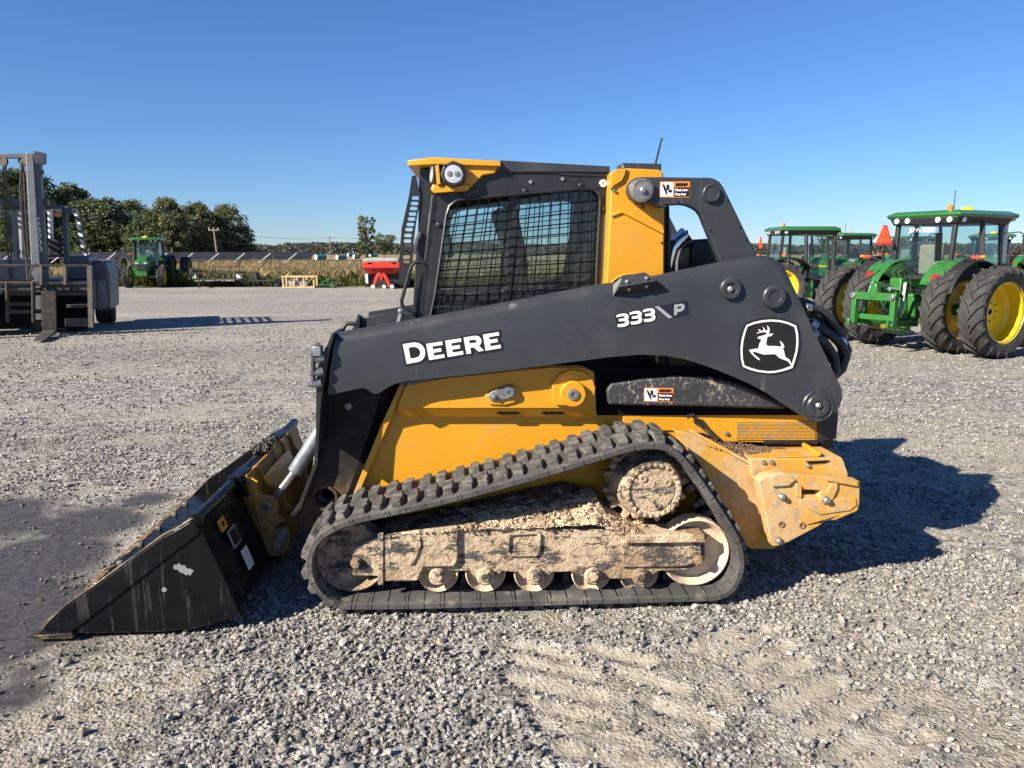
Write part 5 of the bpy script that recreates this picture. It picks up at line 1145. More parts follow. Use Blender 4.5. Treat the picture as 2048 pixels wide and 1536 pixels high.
blotch(368, 1138, [(-22, -3), (-19, -9), (-14, -8), (-11, -12), (-4, -7), (2, -7), (6, -1), (14, 0), (20, 4), (15, 8), (14, 13), (8, 11), (4, 13), (-2, 8), (-8, 7), (-13, 1), (-19, 1)])
blotch(328, 1180, [(-5, 0), (-2, -6), (4, -4), (6, 0), (2, 4), (-3, 4)])
blotch(356, 1060, [(-10, 0), (-2, -4), (8, -3), (12, 2), (4, 6), (-6, 4)])
MB().plate(circ(*mp(148, 1242, B0), .012, 14, .02), [], B0 - .0125, B0 - .010).build('side_slot', 'deep_black', bk)
MB().plate(circ(*mp(416, 1236, B0), .010, 14), [], B0 - .0065, B0 - .003).build('side_slot', 'deep_black', bk)
pp = [(tp[0] + rr.gauss(0, .03), rr.uniform(.95, 1.3), tp[1] + .022 + abs(rr.gauss(0, .014)), rr.uniform(.004, .013)) for _ in range(240)]
clods('grit_on_bucket', pp, 'grimy_steel', 3, bk)
# ================================================================== tractors
def arc(r, a0, a1, n): return [(r * math.cos(R(a0 + (a1 - a0) * k / n)), r * math.sin(R(a0 + (a1 - a0) * k / n))) for k in range(n + 1)]
def tyre_wheel(root, name, c, rad, w, out, nlug=20, lugparts=True, deep=.55):
    """out = +1/-1: side of the axle that faces away from the tractor"""
    c = Vector(c); ri = rad * .66; hw = w / 2
    prof = [(ri, -hw * .72), (rad * .80, -hw * 1.0), (rad * .90, -hw * .98), (rad * .945, -hw * .82), (rad * .955, 0), (rad * .945, hw * .82), (rad * .90, hw * .98), (rad * .80, hw), (ri, hw * .72), (ri * .96, 0)]
    mb = MB().lathe(prof, (0, 0, 0), (0, 1, 0), 44, True)
    def lug(mb2, s, th):
        loops = []
        for (t, yy, rt, rb, ww) in ((-.10, -.03, rad, rad * .94, .040), (.0, .25, rad, rad * .94, .042), (.10, .62, rad * .998, rad * .93, .045), (.17, .95, rad * .985, rad * .88, .050), (.19, 1.06, rad * .90, rad * .84, .045)):
            a0 = th + t * 1.25; da = ww / rad
            y = s * yy * hw
            P_ = lambda r, a: (r * math.sin(a), y, r * math.cos(a))
            loops.append([P_(rb, a0 - da * .75), P_(rt, a0 - da * .5), P_(rt, a0 + da * .5), P_(rb, a0 + da * .75)])
        mb2.loft(loops)
    if not lugparts:
        for k in range(nlug):
            for s in (-1, 1): lug(mb, s, 2 * math.pi * (k + (.5 if s > 0 else 0)) / nlug)
    o = mb.build(name, 'tyre', root, smooth=35); o.location = c
    if lugparts:
        for s in (-1, 1):
            m2 = MB(); lug(m2, s, 0); src = m2.build('tyre_lug', 'tyre', o, bevel=.006)
            for k in range(nlug):
                q = src if k == 0 else inst(src, 'tyre_lug', o)
                q.rotation_euler = (0, 2 * math.pi * (k + (.5 if s > 0 else 0)) / nlug, 0)
    f = out
    rp_ = [(ri * 1.03, f * hw * .80), (ri * 1.02, f * hw * .72), (ri * .94, f * hw * .66), (ri * .93, f * hw * (.66 - deep * 1.2)), (ri * .80, f * hw * (.60 - deep * 1.5)), (ri * .42, f * hw * (.70 - deep * 1.6)), (ri * .36, f * hw * (.80 - deep * 1.6)), (ri * .22, f * hw * (.80 - deep * 1.6)), (ri * .20, f * hw * (.6 - deep * 1.6)), (.001, f * hw * (.6 - deep * 1.6))]
    rm = MB().lathe(rp_, (0, 0, 0), (0, 1, 0), 40, caps=False).build('rim', 'rim_yellow', o)
    MB().lathe([(ri * .19, f * hw * (.62 - deep * 1.6)), (.001, f * hw * (.64 - deep * 1.6))], (0, 0, 0), (0, 1, 0), 20).build('hub_cap', 'grimy_steel', o)
    if lugparts:
        for k in range(8):
            a = 2 * math.pi * k / 8; MB().hexbolt((ri * .30 * math.cos(a), f * hw * (.80 - deep * 1.6), ri * .30 * math.sin(a)), (0, f, 0), .012, .02).build('wheel_nut', 'grey_pin', rm) if False else MB().hexbolt((ri * .30 * math.cos(a), f * hw * (.80 - deep * 1.6), ri * .30 * math.sin(a)), (0, f, 0), .012, .02).build('wheel_nut', 'grey_pin', o)
    back = [(ri * .93, -f * hw * .7), (ri * .6, -f * hw * .5), (.05, -f * hw * .5)]
    MB().lathe(back, (0, 0, 0), (0, 1, 0), 30, caps=False).build('rim_back', 'rim_yellow', o)
    return o
CX, FX = .52, .20
def shifted(mb, dx):
    mb.v = [(x + dx, y, z) for x, y, z in mb.v]; return mb
def tractor(loc, heading, label, detail=1, dual=1.36, front_dual=None, dome=True, smv=None, smv_left=True, stack=True, window_text=None, beacon=True):
    T = empty('farm_tractor', (*loc[:2], 0), heading); tag(T, label, 'tractor', 'green farm tractors parked on the yard')
    R1, W1, R2, W2 = .77, .42, .56, .34; lp = detail > 1
    for s in (-1, 1):
        tyre_wheel(T, 'rear_wheel', (0, s * .80, R1 - .01), R1, W1, s, 20, lp)
        if dual: tyre_wheel(T, 'rear_wheel', (0, s * dual, R1 - .01), R1, W1, s, 20, lp, .80)
        tyre_wheel(T, 'front_wheel', (2.15, s * .80, R2 - .01), R2, W2, s, 17, False)
        # fender
        pr = arc(.86, 150, 28, 12); pi_ = arc(.83, 28, 150, 12)
        fd = shifted(MB().prism([(x, z + R1) for x, z in pr + pi_], *sorted((s * .42, s * .80))), FX).build('fender', 'tractor_green', T, bevel=.012)
        shifted(MB().prism([(x, z + R1) for x, z in arc(.85, 160, 40, 12) + arc(.825, 40, 160, 12)], *sorted((s * .79, s * 1.06))), FX).build('fender_extension', 'plastic_black', fd, bevel=.01)
        shifted(MB().prism([(x, z + R1 + .0) for x, z in [(.3, .5), (.72, .42), (.8, .1), (.55, -.05), (-.2, .45), (-.62, .6), (-.4, .72), (0, .8)]], *sorted((s * .40, s * .44))), FX).build('fender_wall', 'tractor_green', fd)
        l0 = MB().lathe([(.07, 0), (.065, -.02), (.001, -.03)], (-.66, s * .66, R1 + .56), (1, 0, -.75), 16); l0.v = [(x + FX, y * 1.0, z) for x, y, z in l0.v]; l0.build('tail_lamp', 'dark_red', fd)
    MB().cyl((0, -dual + .22 if dual else -.66, R1), (0, dual - .22 if dual else .66, R1), .085, 16).build('rear_axle', 'tractor_green', T)
    MB().box2(-.38, 1.2, -.27, .27, .48, 1.02).build('transmission', 'tractor_green', T, bevel=.04)
    MB().box2(1.1, 2.55, -.2, .2, .5, .98).build('engine_block', 'plastic_black', T, bevel=.02)
    MB().cyl((2.15, -.72, R2), (2.15, .72, R2), .08, 12).build('front_axle', 'tractor_green', T)
    hd = MB().loft([[(1.0, -.36, .98), (1.0, .36, .98), (1.0, .37, 1.5), (1.0, .24, 1.64), (1.0, -.24, 1.64), (1.0, -.37, 1.5)], [(2.0, -.35, .95), (2.0, .35, .95), (2.0, .36, 1.42), (2.0, .22, 1.56), (2.0, -.22, 1.56), (2.0, -.36, 1.42)],
                    [(2.62, -.30, .82), (2.62, .30, .82), (2.66, .31, 1.26), (2.6, .2, 1.40), (2.6, -.2, 1.40), (2.66, -.31, 1.26)]]).build('hood', 'tractor_green', T, bevel=.02, smooth=50)
    MB().loft([[(2.63, -.27, .84), (2.63, .27, .84), (2.67, .28, 1.18), (2.67, -.28, 1.18)], [(2.68, -.23, .84), (2.68, .23, .84), (2.70, .24, 1.16), (2.70, -.24, 1.16)]]).build('grille', 'plastic_black', hd, bevel=.01)
    for s in (-1, 1):
        MB().box((2.67, s * .19, 1.22), (.06, .16, .07)).build('headlamp', 'lens_clear', hd, bevel=.015)
        MB().loft([[(1.02, s * .372, 1.34), (1.02, s * .378, 1.42), (1.02, s * .36, 1.42), (1.02, s * .36, 1.34)], [(2.3, s * .338, 1.27), (2.3, s * .345, 1.31), (2.3, s * .33, 1.31), (2.3, s * .33, 1.27)]]).build('hood_stripe', 'rim_yellow', hd)
    MB().box2(2.6, 2.82, -.26, .26, .58, .82).build('front_weight', 'tractor_green', T, bevel=.03)
    MB.DX = CX
    # cab
    zf, zr = 1.02, 2.28
    cabf = MB().box2(-.45, 1.0, -.64, .64, zf - .06, zf + .06).build('cab_floor', 'plastic_black', T, bevel=.02)
    posts = {}
    for s in (-1, 1):
        A, A2 = Vector((1.02, s * .60, zf)), Vector((.86, s * .58, zr)); B, B2 = Vector((.28, s * .70, zf)), Vector((.24, s * .64, zr)); C, C2 = Vector((-.46, s * .56, zf + .30)), Vector((-.40, s * .56, zr))
        MB().bar(A, A2, .05, .06).build('cab_post', 'plastic_black', T, bevel=.01); MB().bar(B, B2, .07, .09).build('cab_post', 'plastic_black', T, bevel=.01); MB().bar(C, C2, .07, .08).build('cab_post', 'plastic_black', T, bevel=.01)
        MB().bar(C + Vector((0, 0, -.32)), C, .06, .1).build('cab_post', 'plastic_black', T)
        def pane(a, b, c, d, nm='side_window'):
            n = (b - a).cross(d - a).normalized() * .006
            MB().loft([[a, b, c, d], [a + n, b + n, c + n, d + n]]).build(nm, 'tractor_glass', T, smooth=0)
        pane(A, B, B2, A2); pane(B + Vector((0, 0, .2)), C, C2, B2)
        posts[s] = (A, A2, C, C2)
        # doors edge handle
        MB().tube([(.34, s * .71, 1.3), (.40, s * .745, 1.35), (.40, s * .745, 1.55), (.34, s * .70, 1.6)], .012, 6).build('door_handle', 'plastic_black', T)
    def pane2(a, b, c, d, nm):
        n = (b - a).cross(d - a).normalized() * .006; return MB().loft([[a, b, c, d], [a + n, b + n, c + n, d + n]]).build(nm, 'tractor_glass', T, smooth=0)
    rwin = pane2(posts[-1][2], posts[1][2], posts[1][3], posts[-1][3], 'rear_window'); pane2(posts[1][0], posts[-1][0], posts[-1][1], posts[1][1], 'windscreen')
    MB().bar((-.47, -.6, zf + .28), (-.47, .6, zf + .28), .06, .08).build('cab_sill', 'plastic_black', T, bevel=.01)
    MB().loft([[(x, y, zr - .03) for x, y in ((-.48, -.62), (1.06, -.60), (1.06, .60), (-.48, .62))], [(x, y, zr + .10) for x, y in ((-.53, -.68), (1.14, -.66), (1.14, .66), (-.53, .68))]]).build('roof_liner', 'plastic_black', T, bevel=.02)
    rf_ = MB().loft([[(x, y, zr + .085) for x, y in ((-.50, -.72), (1.20, -.70), (1.20, .70), (-.50, .72))], [(x, y, zr + .15) for x, y in ((-.56, -.74), (1.22, -.72), (1.22, .72), (-.56, .74))], [(x, y, zr + .215) for x, y in ((-.44, -.62), (1.08, -.60), (1.08, .60), (-.44, .62))]]).build('cab_roof', 'tractor_green', T, bevel=.02)
    for s in (-1, 1):
        for yy in (.30, .52):
            MB().lathe([(.055, 0), (.05, -.015), (.001, -.02)], (-.515, s * yy, zr + .045), (1, 0, 0), 14).build('roof_lamp', 'lens_clear', rf_)
            MB().lathe([(.055, 0), (.05, -.015), (.001, -.02)], (1.125, s * yy, zr + .045), (-1, 0, 0), 14).build('roof_lamp', 'lens_clear', rf_)
        MB().lathe([(.05, 0), (.045, -.015), (.001, -.02)], (-.35, s * .675, zr + .045), (0, -s, 0), 14).build('roof_lamp', 'lens_clear', rf_)
        MB().tube([(.95, s * .62, 2.1), (1.02, s * .85, 2.12), (1.02, s * .98, 2.05)], .012, 6).build('mirror_arm', 'plastic_black', T)
        MB().box((1.02, s * .99, 1.9), (.05, .14, .26)).build('mirror', 'plastic_black', T, bevel=.015)
        MB().tube([(-.3, s * .66, 1.55), (-.5, s * .80, 1.60), (-.55, s * .98, 1.66)], .018, 6).build('light_arm', 'plastic_black', T)
        MB().box((-.55, s * 1.08, 1.67), (.04, .17, .05)).build('marker_lamp', 'signal_red', T, bevel=.01); MB().box((-.55, s * 1.20, 1.68), (.04, .08, .05)).build('marker_lamp', 'amber', T, bevel=.01)
    if dome: MB().lathe([(.13, 0), (.135, .04), (.11, .08), (.05, .11), (.001, .115)], (.75, 0, zr + .21), (0, 0, 1), 20).build('satellite_dome', 'rim_yellow', rf_); MB().cyl((.5, .1, zr + .2), (.5, .1, zr + .62), .008, 6).build('aerial', 'plastic_black', rf_)
    if beacon: MB().lathe([(.045, 0), (.045, .03), (.05, .03), (.048, .09), (.03, .115), (.001, .12)], (-.35, -.4, zr + .2), (0, 0, 1), 14).build('beacon', 'amber', rf_)
    if stack: MB().tube([(1.12, -.52, 1.1), (1.12, -.52, 1.55)], .11, 14).build('exhaust_can', 'plastic_black', T, bevel=.02); MB().tube([(1.12, -.52, 1.5), (1.12, -.52, 2.15), (1.12, -.52, 2.28), (1.17, -.55, 2.36), (1.24, -.6, 2.38)], [.055, .055, .055, .055, .055], 12).build('exhaust_stack', 'steel' if detail > 1 else 'plastic_black', T)
    MB().box((.05, 0, 1.32), (.46, .46, .12)).build('seat_cushion', 'interior_beige', T, bevel=.04); MB().box((-.17, 0, 1.62), (.11, .46, .56)).build('seat_back', 'interior_beige', T, bevel=.04)
    MB().box((.8, 0, 1.25), (.2, .5, .4)).build('dashboard', 'plastic_black', T, bevel=.04)
    MB().lathe([(.17, -.01), (.185, 0), (.17, .012), (.16, 0)], (.56, 0, 1.62), (-.5, 0, 1), 24, True).build('steering_wheel', 'plastic_black', T)
    MB().box((.42, -.48, 1.55), (.06, .06, .9)).build('console_post', 'interior_beige', T, bevel=.02)
    MB.DX = 0.0
    for k in range(3): MB().box2(.55, .95, .62, .9, .45 + .2 * k, .48 + .2 * k).build('step', 'tractor_green', T)
    MB().box2(.5, 1.0, -.86, -.42, .45, .95).build('fuel_tank', 'tractor_green', T, bevel=.05)
    if smv:
        y = .66; q = .15
        MB().prismx([(y - q, smv), (y + q, smv), (y + .035, smv + q * 2), (y - .035, smv + q * 2)], -.66 + CX, -.652 + CX).build('triangle_sign', 'signal_red', T)
        MB().prismx([(y - q * 1.22, smv - .03), (y + q * 1.22, smv - .03), (y + .04, smv + q * 2.2), (y - .04, smv + q * 2.2)], -.651 + CX, -.645 + CX).build('triangle_border', 'dark_red', T)
        MB().bar((-.64 + CX, y, 1.5), (-.64 + CX, y, smv + .1), .03, .03).build('sign_post', 'plastic_black', T)
    if window_text:
        textobj('window_lettering', window_text, .11, 'decal_white', rwin, (-.445 + CX, .30, zr - .16), (0, -1, 0), (0.045, 0, 1), .002, .52)
        shifted(MB().bar((-.50, .0, zr + .02), (-.50, .42, zr - .42), .015, .015), CX).build('wiper', 'plastic_black', T)
        shifted(MB().bar((-.50, -.33, 2.1), (-.46, -.33, 1.6), .02, .18), CX).build('monitor', 'plastic_black', T)
    if detail > 1:   # three-point hitch
        g = 'tractor_green'
        for s in (-1, 1):
            MB().bar((-.40, s * .24, 1.12), (-.80, s * .34, 1.20), .07, .10).build('lift_arm', g, T, bevel=.015)
            MB().bar((-.78, s * .34, 1.22), (-.92, s * .40, .62), .05, .05).build('lift_rod', 'galvanised' if s < 0 else g, T, bevel=.01)
            MB().bar((-.25, s * .26, .48), (-1.10, s * .42, .52), .045, .11).build('lower_link', g, T, bevel=.015)
            MB().bar((-1.12, s * .40, .42), (-1.12, s * .40, 1.00), .10, .10).build('hitch_frame_leg', g, T, bevel=.012)
            MB().loft([[(-1.07, s * .35, .40), (-1.07, s * .45, .40), (-1.07, s * .45, .54), (-1.07, s * .35, .54)], [(-1.28, s * .37, .46), (-1.28, s * .43, .46), (-1.28, s * .43, .60), (-1.28, s * .37, .54)]]).build('hitch_hook', g, T, bevel=.01)
            MB().cyl((-.45, s * .16, .60), (-.72, s * .30, 1.08), .035, 12).build('lift_cylinder', g, T)
        MB().bar((-1.12, -.45, .98), (-1.12, .45, .98), .09, .14).build('hitch_frame_top', g, T, bevel=.015)
        MB().bar((-1.0, -.38, .60), (-1.0, .38, .60), .06, .10).build('hitch_crossbar', g, T, bevel=.012)
        MB().prismx([(-.09, .95), (.09, .95), (.06, 1.22), (-.06, 1.22)], -1.18, -1.06).build('hitch_mast', g, T, bevel=.02)
        MB().bar((-.38, 0, 1.02), (-1.05, 0, 1.12), .05, .05).build('top_link', g, T, bevel=.01)
        MB().box2(-.60, -.36, -.12, .12, .5, 1.30).build('valve_block', g, T, bevel=.02)
        for k in range(6):
            MB().cyl((-.60, -.08 + .16 * (k % 2), .78 + .14 * (k // 2)), (-.68, -.08 + .16 * (k % 2), .77 + .14 * (k // 2)), .028, 10).build('hydraulic_outlet', 'plastic_black' if k % 3 else 'steel', T)
        for k in range(5):
            MB().tube([(-.55, -.1 + .05 * k, 1.30), (-.62, -.14 + .07 * k, 1.40), (-.52, -.12 + .06 * k, 1.46), (-.44, -.1 + .05 * k, 1.34)], .014, 6).build('hydraulic_hose', g if k % 2 else 'hose_black', T)
        rq = random.Random(3)
        for k in range(9):
            y0, y1 = -.10 + .025 * k, rq.uniform(-.34, .34)
            MB().tube([(-.62, y0, .80 + .05 * k), (-.80, y0 * 1.5, .70 + .06 * k), (-.92, (y0 + y1) / 2, .62 + .03 * k), (-1.0, y1, .72 + .03 * k)], .011, 6).build('hydraulic_hose', 'hose_black', T)
        for s in (-1, 1):
            MB().cyl((-.42, s * .30, .34), (-1.06, s * .36, .46), .022, 10).build('sway_bar', 'galvanised', T)
            for z in (.50, .98): MB().lathe([(.05, 0), (.05, .03), (.03, .04)], (-1.17, s * .40, z), (-1, 0, 0), 14).build('hitch_pin', 'grey_pin', T)
            MB().bar((-.85, s * .37, .98), (-1.1, s * .40, 1.04), .03, .06).build('hitch_gusset', g, T)
            MB().tube([(-.55, s * .36, 1.45), (-.75, s * .40, 1.30), (-.72, s * .42, 1.05)], .012, 6).build('control_cable', 'hose_black', T)
        MB().lathe([(.12, 0), (.13, .05), (.10, .10), (.04, .10), (.04, .2)], (-.42, 0, .66), (-1, 0, 0), 18).build('shaft_guard', 'rim_yellow', T)
        MB().tube([(-.5, -.02, 1.06), (-.78, -.02, 1.10)], [.045, .04], 12).build('top_link_barrel', 'galvanised', T)
        MB().box2(-.5, -.3, -.18, .18, .28, .50).build('drawbar', g, T, bevel=.02)
    return T
def cpos(px, Y, z=0): q = at(px, 505, Y); return (q.x, Y)
tractor((7.47, 14.30), R(27), 'large green tractor with dual rear wheels and hitch, nearest the camera', 2, 1.50, smv=1.93, window_text='JOHN DEERE')
tractor(cpos(1543, 23.2), R(0), 'green tractor half hidden behind the loader arm badge', 1, None, dome=False, smv=1.9)
tractor(cpos(1722, 31.0), R(203), 'green tractor with yellow roof dome behind the middle exhaust stack', 1, None, stack=False)
tractor(cpos(1800, 36.0), R(24), 'green tractor mostly hidden behind the red triangle sign', 1, None, dome=False, beacon=False)
tractor(cpos(1972, 33.0), R(-112), 'green tractor facing forward, seen through the large tractor\'s side glass', 1, None)
tractor(cpos(2075, 31.0), R(20), 'green tractor cut off by the picture\'s edge behind the large tractor', 1, None, dome=False)
tractor(cpos(305, 41.5), R(-77), 'small distant green tractor with wide dual wheels facing the camera beside the trailer', 1, 1.62)

# ================================================================== forklift
FO = gnd(110, 668); FO = Vector((FO.x, 16.9, 0))
FK = empty('forklift', FO); tag(FK, 'big grey forklift with tall mast and rusty load backrest', 'forklift')
FA = Vector((-math.sin(R(22)), math.cos(R(22)), 0))
def fat(px, py, Yd):
    d = ray(px, py); c = Vector((0, 0, CAM_H)); Q = FO + FA * (Yd - 16.9); t = (Q - c).dot(FA) / d.dot(FA); return c + d * t
def fb(name, m, pts, y0, y1, bevel=.01, parent=None):
    mb = MB(); mb.loft([[fat(x, y, y0) for x, y in pts], [fat(x, y, y0) + FA * (y1 - y0) for x, y in pts]]); return mb.build(name, m, parent or FK, bevel, off=FO)
def fbar(name, m, a, b, w, t, parent=None, up=(0, 1, 0)): return MB().bar(a, b, w, t, up).build(name, m, parent or FK, .006, off=FO)
def ftube(name, m, pts, r, parent=None, n=8): return MB().tube([fat(*p) for p in pts], r, n).build(name, m, parent or FK, off=FO)
mst = fb('mast_rail', 'forklift_pale', [(51, 306), (66, 306), (80, 532), (84, 640), (66, 640), (63, 532)], 16.75, 16.95)
fb('mast_rail', 'forklift_grey', [(66, 303), (78, 303), (92, 532), (96, 650), (82, 650), (80, 532)], 16.78, 17.1)
fb('mast_rail', 'forklift_grey', [(-66, 306), (-48, 306), (-38, 650), (-58, 650)], 16.75, 17.1)
fb('mast_cap', 'forklift_grey', [(66, 301), (90, 306), (90, 326), (80, 329), (70, 326)], 16.74, 16.95)
fb('mast_crossbar', 'forklift_pale', [(-60, 307), (53, 307), (53, 316), (-60, 316)], 16.85, 17.0)
fb('mast_crossbar', 'forklift_grey', [(-60, 399), (95, 396), (95, 410), (-60, 412)], 17.0, 17.12)
fb('mast_lug', 'forklift_grey', [(78, 338), (87, 340), (87, 349), (78, 349)], 16.8, 16.9)
dp = textobj('mast_lettering', 'DOOSAN', .19, 'decal_white', FK, Vector(fat(84.5, 503, 16.77)) - FO, (Vector(fat(78, 428, 16.77)) - Vector(fat(84.5, 503, 16.77))), tuple(-Vector((FA.y, -FA.x, -.08))), .003, .70)
for x in (6, 11, 41, 46, 52):
    ftube('lift_chain', 'grimy_steel', [(x, 320, 16.9), (x + 6, 440, 16.9), (x + 14, 560, 16.9)], .018)
for x in (2, 43): MB().lathe([(.10, 0), (.10, .06)], fat(x + 2, 322, 16.85), (0, 1, 0), 16).build('chain_sheave', 'grimy_steel', FK, off=FO)
ftube('mast_hose', 'hose_black', [(44, 325, 16.8), (40, 380, 16.8), (48, 470, 16.8), (56, 545, 16.8)], .022)
ftube('mast_hose', 'hose_black', [(92, 536, 16.8), (70, 528, 16.7), (60, 545, 16.7), (66, 560, 16.7)], .02)
# body
bd = fb('hood', 'forklift_pale', [(-80, 520), (68, 518), (70, 562), (-80, 562)], 17.15, 19.0, .04)
fb('chassis', 'forklift_grey', [(-80, 560), (185, 560), (190, 620), (-80, 625)], 17.2, 19.2, .04)
fb('side_cover', 'forklift_navy', [(135, 513), (176, 512), (186, 560), (135, 560)], 17.3, 19.2, .03)
fb('counterweight', 'forklift_grey', [(178, 522), (210, 521), (219, 548), (221, 622), (192, 626), (180, 580)], 17.9, 20.2, .06)
fb('counterweight_panel', 'forklift_pale', [(194, 562), (210, 561), (216, 612), (197, 622)], 17.88, 17.92, .01)
def ftyre(px, py, Y, r, w=.4):
    c = fat(px, py, Y); c.z = r; o = MB().lathe([(r * .55, -w / 2), (r * .9, -w / 2), (r, -w * .35), (r, w * .35), (r * .9, w / 2), (r * .55, w / 2)], (0, 0, 0), (1, .45, 0), 32, True).build('wheel', 'tyre', FK); o.location = c - FO
    MB().lathe([(r * .56, w * .3), (r * .3, w * .1), (.01, w * .12)], (0, 0, 0), (1, .45, 0), 24, caps=False).build('wheel_rim', 'grimy_steel', o); return o
ftyre(210, 605, 19.3, .48, .42); ftyre(150, 610, 17.5, .52, .5); ftyre(-90, 610, 17.5, .52, .5); ftyre(-20, 605, 19.5, .48, .42)
# overhead guard
for a, b in (((28, 420, 17.25), (34, 518, 17.25)), ((130, 417, 17.25), (135, 545, 17.25)), ((-70, 420, 17.25), (-66, 518, 17.25)), ((152, 418, 19.0), (172, 515, 19.0)), ((40, 424, 19.0), (44, 515, 19.0))):
    fbar('guard_post', 'forklift_pale' if a[0] in (28, -70, 40) else 'forklift_grey', fat(*a), fat(*b), .09, .09)
for k in range(5):
    a, b = fat(152 + k * 4.4, 424 + k * 21, 18.95), fat(153.6 + k * 4.4, 432 + k * 21, 18.95); fbar('hazard_stripe', 'decal_white', a, b, .10, .02)
tp_ = fat(-70, 418, 17.25); tq = fat(130, 414, 17.25)
LA = Vector((FA.y, -FA.x, 0))
for d_ in (0, 1.75): MB().bar(tp_ + FA * d_, tq + FA * d_, .09, .08).build('guard_rail', 'forklift_grey', FK, .008, off=FO)
for k in range(9):
    q = tp_.lerp(tq, (k + .5) / 9) + Vector((0, 0, .02)); MB().bar(q, q + FA * 1.75, .03, .06).build('guard_bar', 'forklift_pale', FK, off=FO)
fb('guard_lamp', 'forklift_navy', [(126, 416), (144, 416), (144, 428), (126, 428)], 17.1, 17.3, .02); fb('guard_lamp', 'amber', [(108, 425), (121, 425), (121, 433), (108, 433)], 17.2, 17.3, .01)
MB().cyl(fat(102, 478, 18.3), fat(100, 408, 18.3), .055, 14).build('exhaust_pipe', 'white_paint', FK, off=FO); MB().cyl(fat(100, 412, 18.3), fat(100, 401, 18.3), .11, 14).build('rain_cap', 'grimy_steel', FK, off=FO)
fb('seat_back', 'cloth_dark', [(96, 479), (120, 477), (124, 500), (118, 510), (96, 510)], 18.0, 18.2, .04); fb('seat_cushion', 'cloth_dark', [(92, 506), (126, 506), (128, 514), (92, 514)], 17.7, 18.2, .03)
for k in range(4): ftube('control_lever', 'grimy_steel', [(34 + 5 * k, 510, 17.3), (36 + 5 * k, 500, 17.3)], .012); 
MB().lathe([(.19, 0), (.205, .01), (.19, .02), (.18, .01)], fat(88, 482, 17.7), (-.2, -.8, .6), 24, True).build('steering_wheel', 'plastic_black', FK, off=FO)
ftube('grab_rail', 'hose_black', [(164, 445, 18.6), (172, 440, 18.6), (198, 434, 18.6)], .03); ftube('mirror_stalk', 'grimy_steel', [(170, 470, 18.0), (176, 520, 18.0), (178, 540, 18.0)], .012)
# carriage and backrest
bkr = [((-60, 531), (176, 531)), ((-60, 566), (176, 566))]
for (a, b) in bkr: fbar('backrest_bar', 'grimy_steel', fat(*a, 16.35), fat(*b, 16.35), .05, .06)
for x, y0, y1 in ((83, 531, 570), (131, 531, 570), (180, 531, 655), (-55, 531, 655)): fbar('backrest_upright', 'grimy_steel', fat(x, y0, 16.33), fat(x + (3 if x > 170 else 0), y1, 16.33), .06 if x < 170 else .11, .06)
fb('carriage_bar', 'grimy_steel', [(-60, 563), (176, 562), (176, 571), (-60, 572)], 16.36, 16.46); fb('carriage_bar', 'grimy_steel', [(-60, 577), (176, 575), (176, 581), (-60, 583)], 16.34, 16.42)
for k in range(6): MB().lathe([(.022, 0), (.001, 0)], fat(80 + k * 15, 577.5, 16.335), (0, 1, 0), 10).build('bar_hole', 'deep_black', FK, off=FO)
fb('carriage_bar', 'grimy_steel', [(16, 584), (176, 584), (176, 591), (16, 591)], 16.5, 16.6); fb('carriage_bar', 'grimy_steel', [(16, 605), (66, 605), (66, 612), (16, 612)], 16.55, 16.62); fb('carriage_bar', 'grimy_steel', [(16, 620), (90, 619), (90, 627), (16, 628)], 16.5, 16.6)
fb('carriage_bar', 'grimy_steel', [(133, 609), (178, 608), (178, 615), (133, 616)], 16.4, 16.5); fb('carriage_bar', 'grimy_steel', [(130, 638), (184, 637), (184, 653), (130, 654)], 16.38, 16.5)
for x in (10, 62): fb('carriage_side', 'grimy_steel', [(x, 564), (x + 5, 564), (x + 6, 645), (x + 1, 645)], 16.3, 16.5)
for x in (-40, 98):
    a = fat(x, 582, 16.25); b = fat(x + 1, 662, 16.25); b.z = .06; LA = Vector((FA.y, -FA.x, 0)); w = .13
    fork = MB(); fork.loft([[q + LA * s * w + FA * yy for s, yy in ((-1, -.04), (1, -.04), (1, .04), (-1, .04))] for q in (a, b)])
    fork.loft([[b + LA * s * w + Vector((0, 0, z)) for s, z in ((-1, .0), (1, .0), (1, .07), (-1, .07))], [b - FA * 1.2 + LA * s * w * .8 + Vector((0, 0, z - .03)) for s, z in ((-1, .0), (1, .0), (1, .02), (-1, .02))]])
    fork.build('fork', 'grimy_steel', FK, .006, off=FO)
fb('underside', 'deep_black', [(-60, 590), (175, 588), (175, 655), (-60, 660)], 16.95, 17.1)

# ================================================================== things along the fence
def root_at(name, px, Y, label, cat, group=None):
    q = at(px, 505, Y); e = empty(name, (q.x, Y, 0)); tag(e, label, cat, group); e['_px'] = px; return e, Vector((q.x, Y, 0))
# wire fence
f0, f1 = at(150, 505, 43.0).x, at(1200, 505, 43.0).x
FE = empty('wire_fence', (f0, 43.0, 0)); tag(FE, 'low wire fence with thin posts and top rail in front of the dry weeds', 'fence')
n = int((f1 - f0) / 2.25)
for k in range(n + 1): MB().cyl((k * 2.25, 0, 0), (k * 2.25, 0, 1.38), .03, 6).build('fence_post', 'grimy_steel', FE)
MB().cyl((0, 0, 1.35), (f1 - f0, 0, 1.30), .03, 6).build('top_rail', 'grimy_steel', FE)
for z in (.3, .6, .95): MB().cyl((0, 0, z), (f1 - f0, 0, z), .006, 4).build('fence_wire', 'grimy_steel', FE)
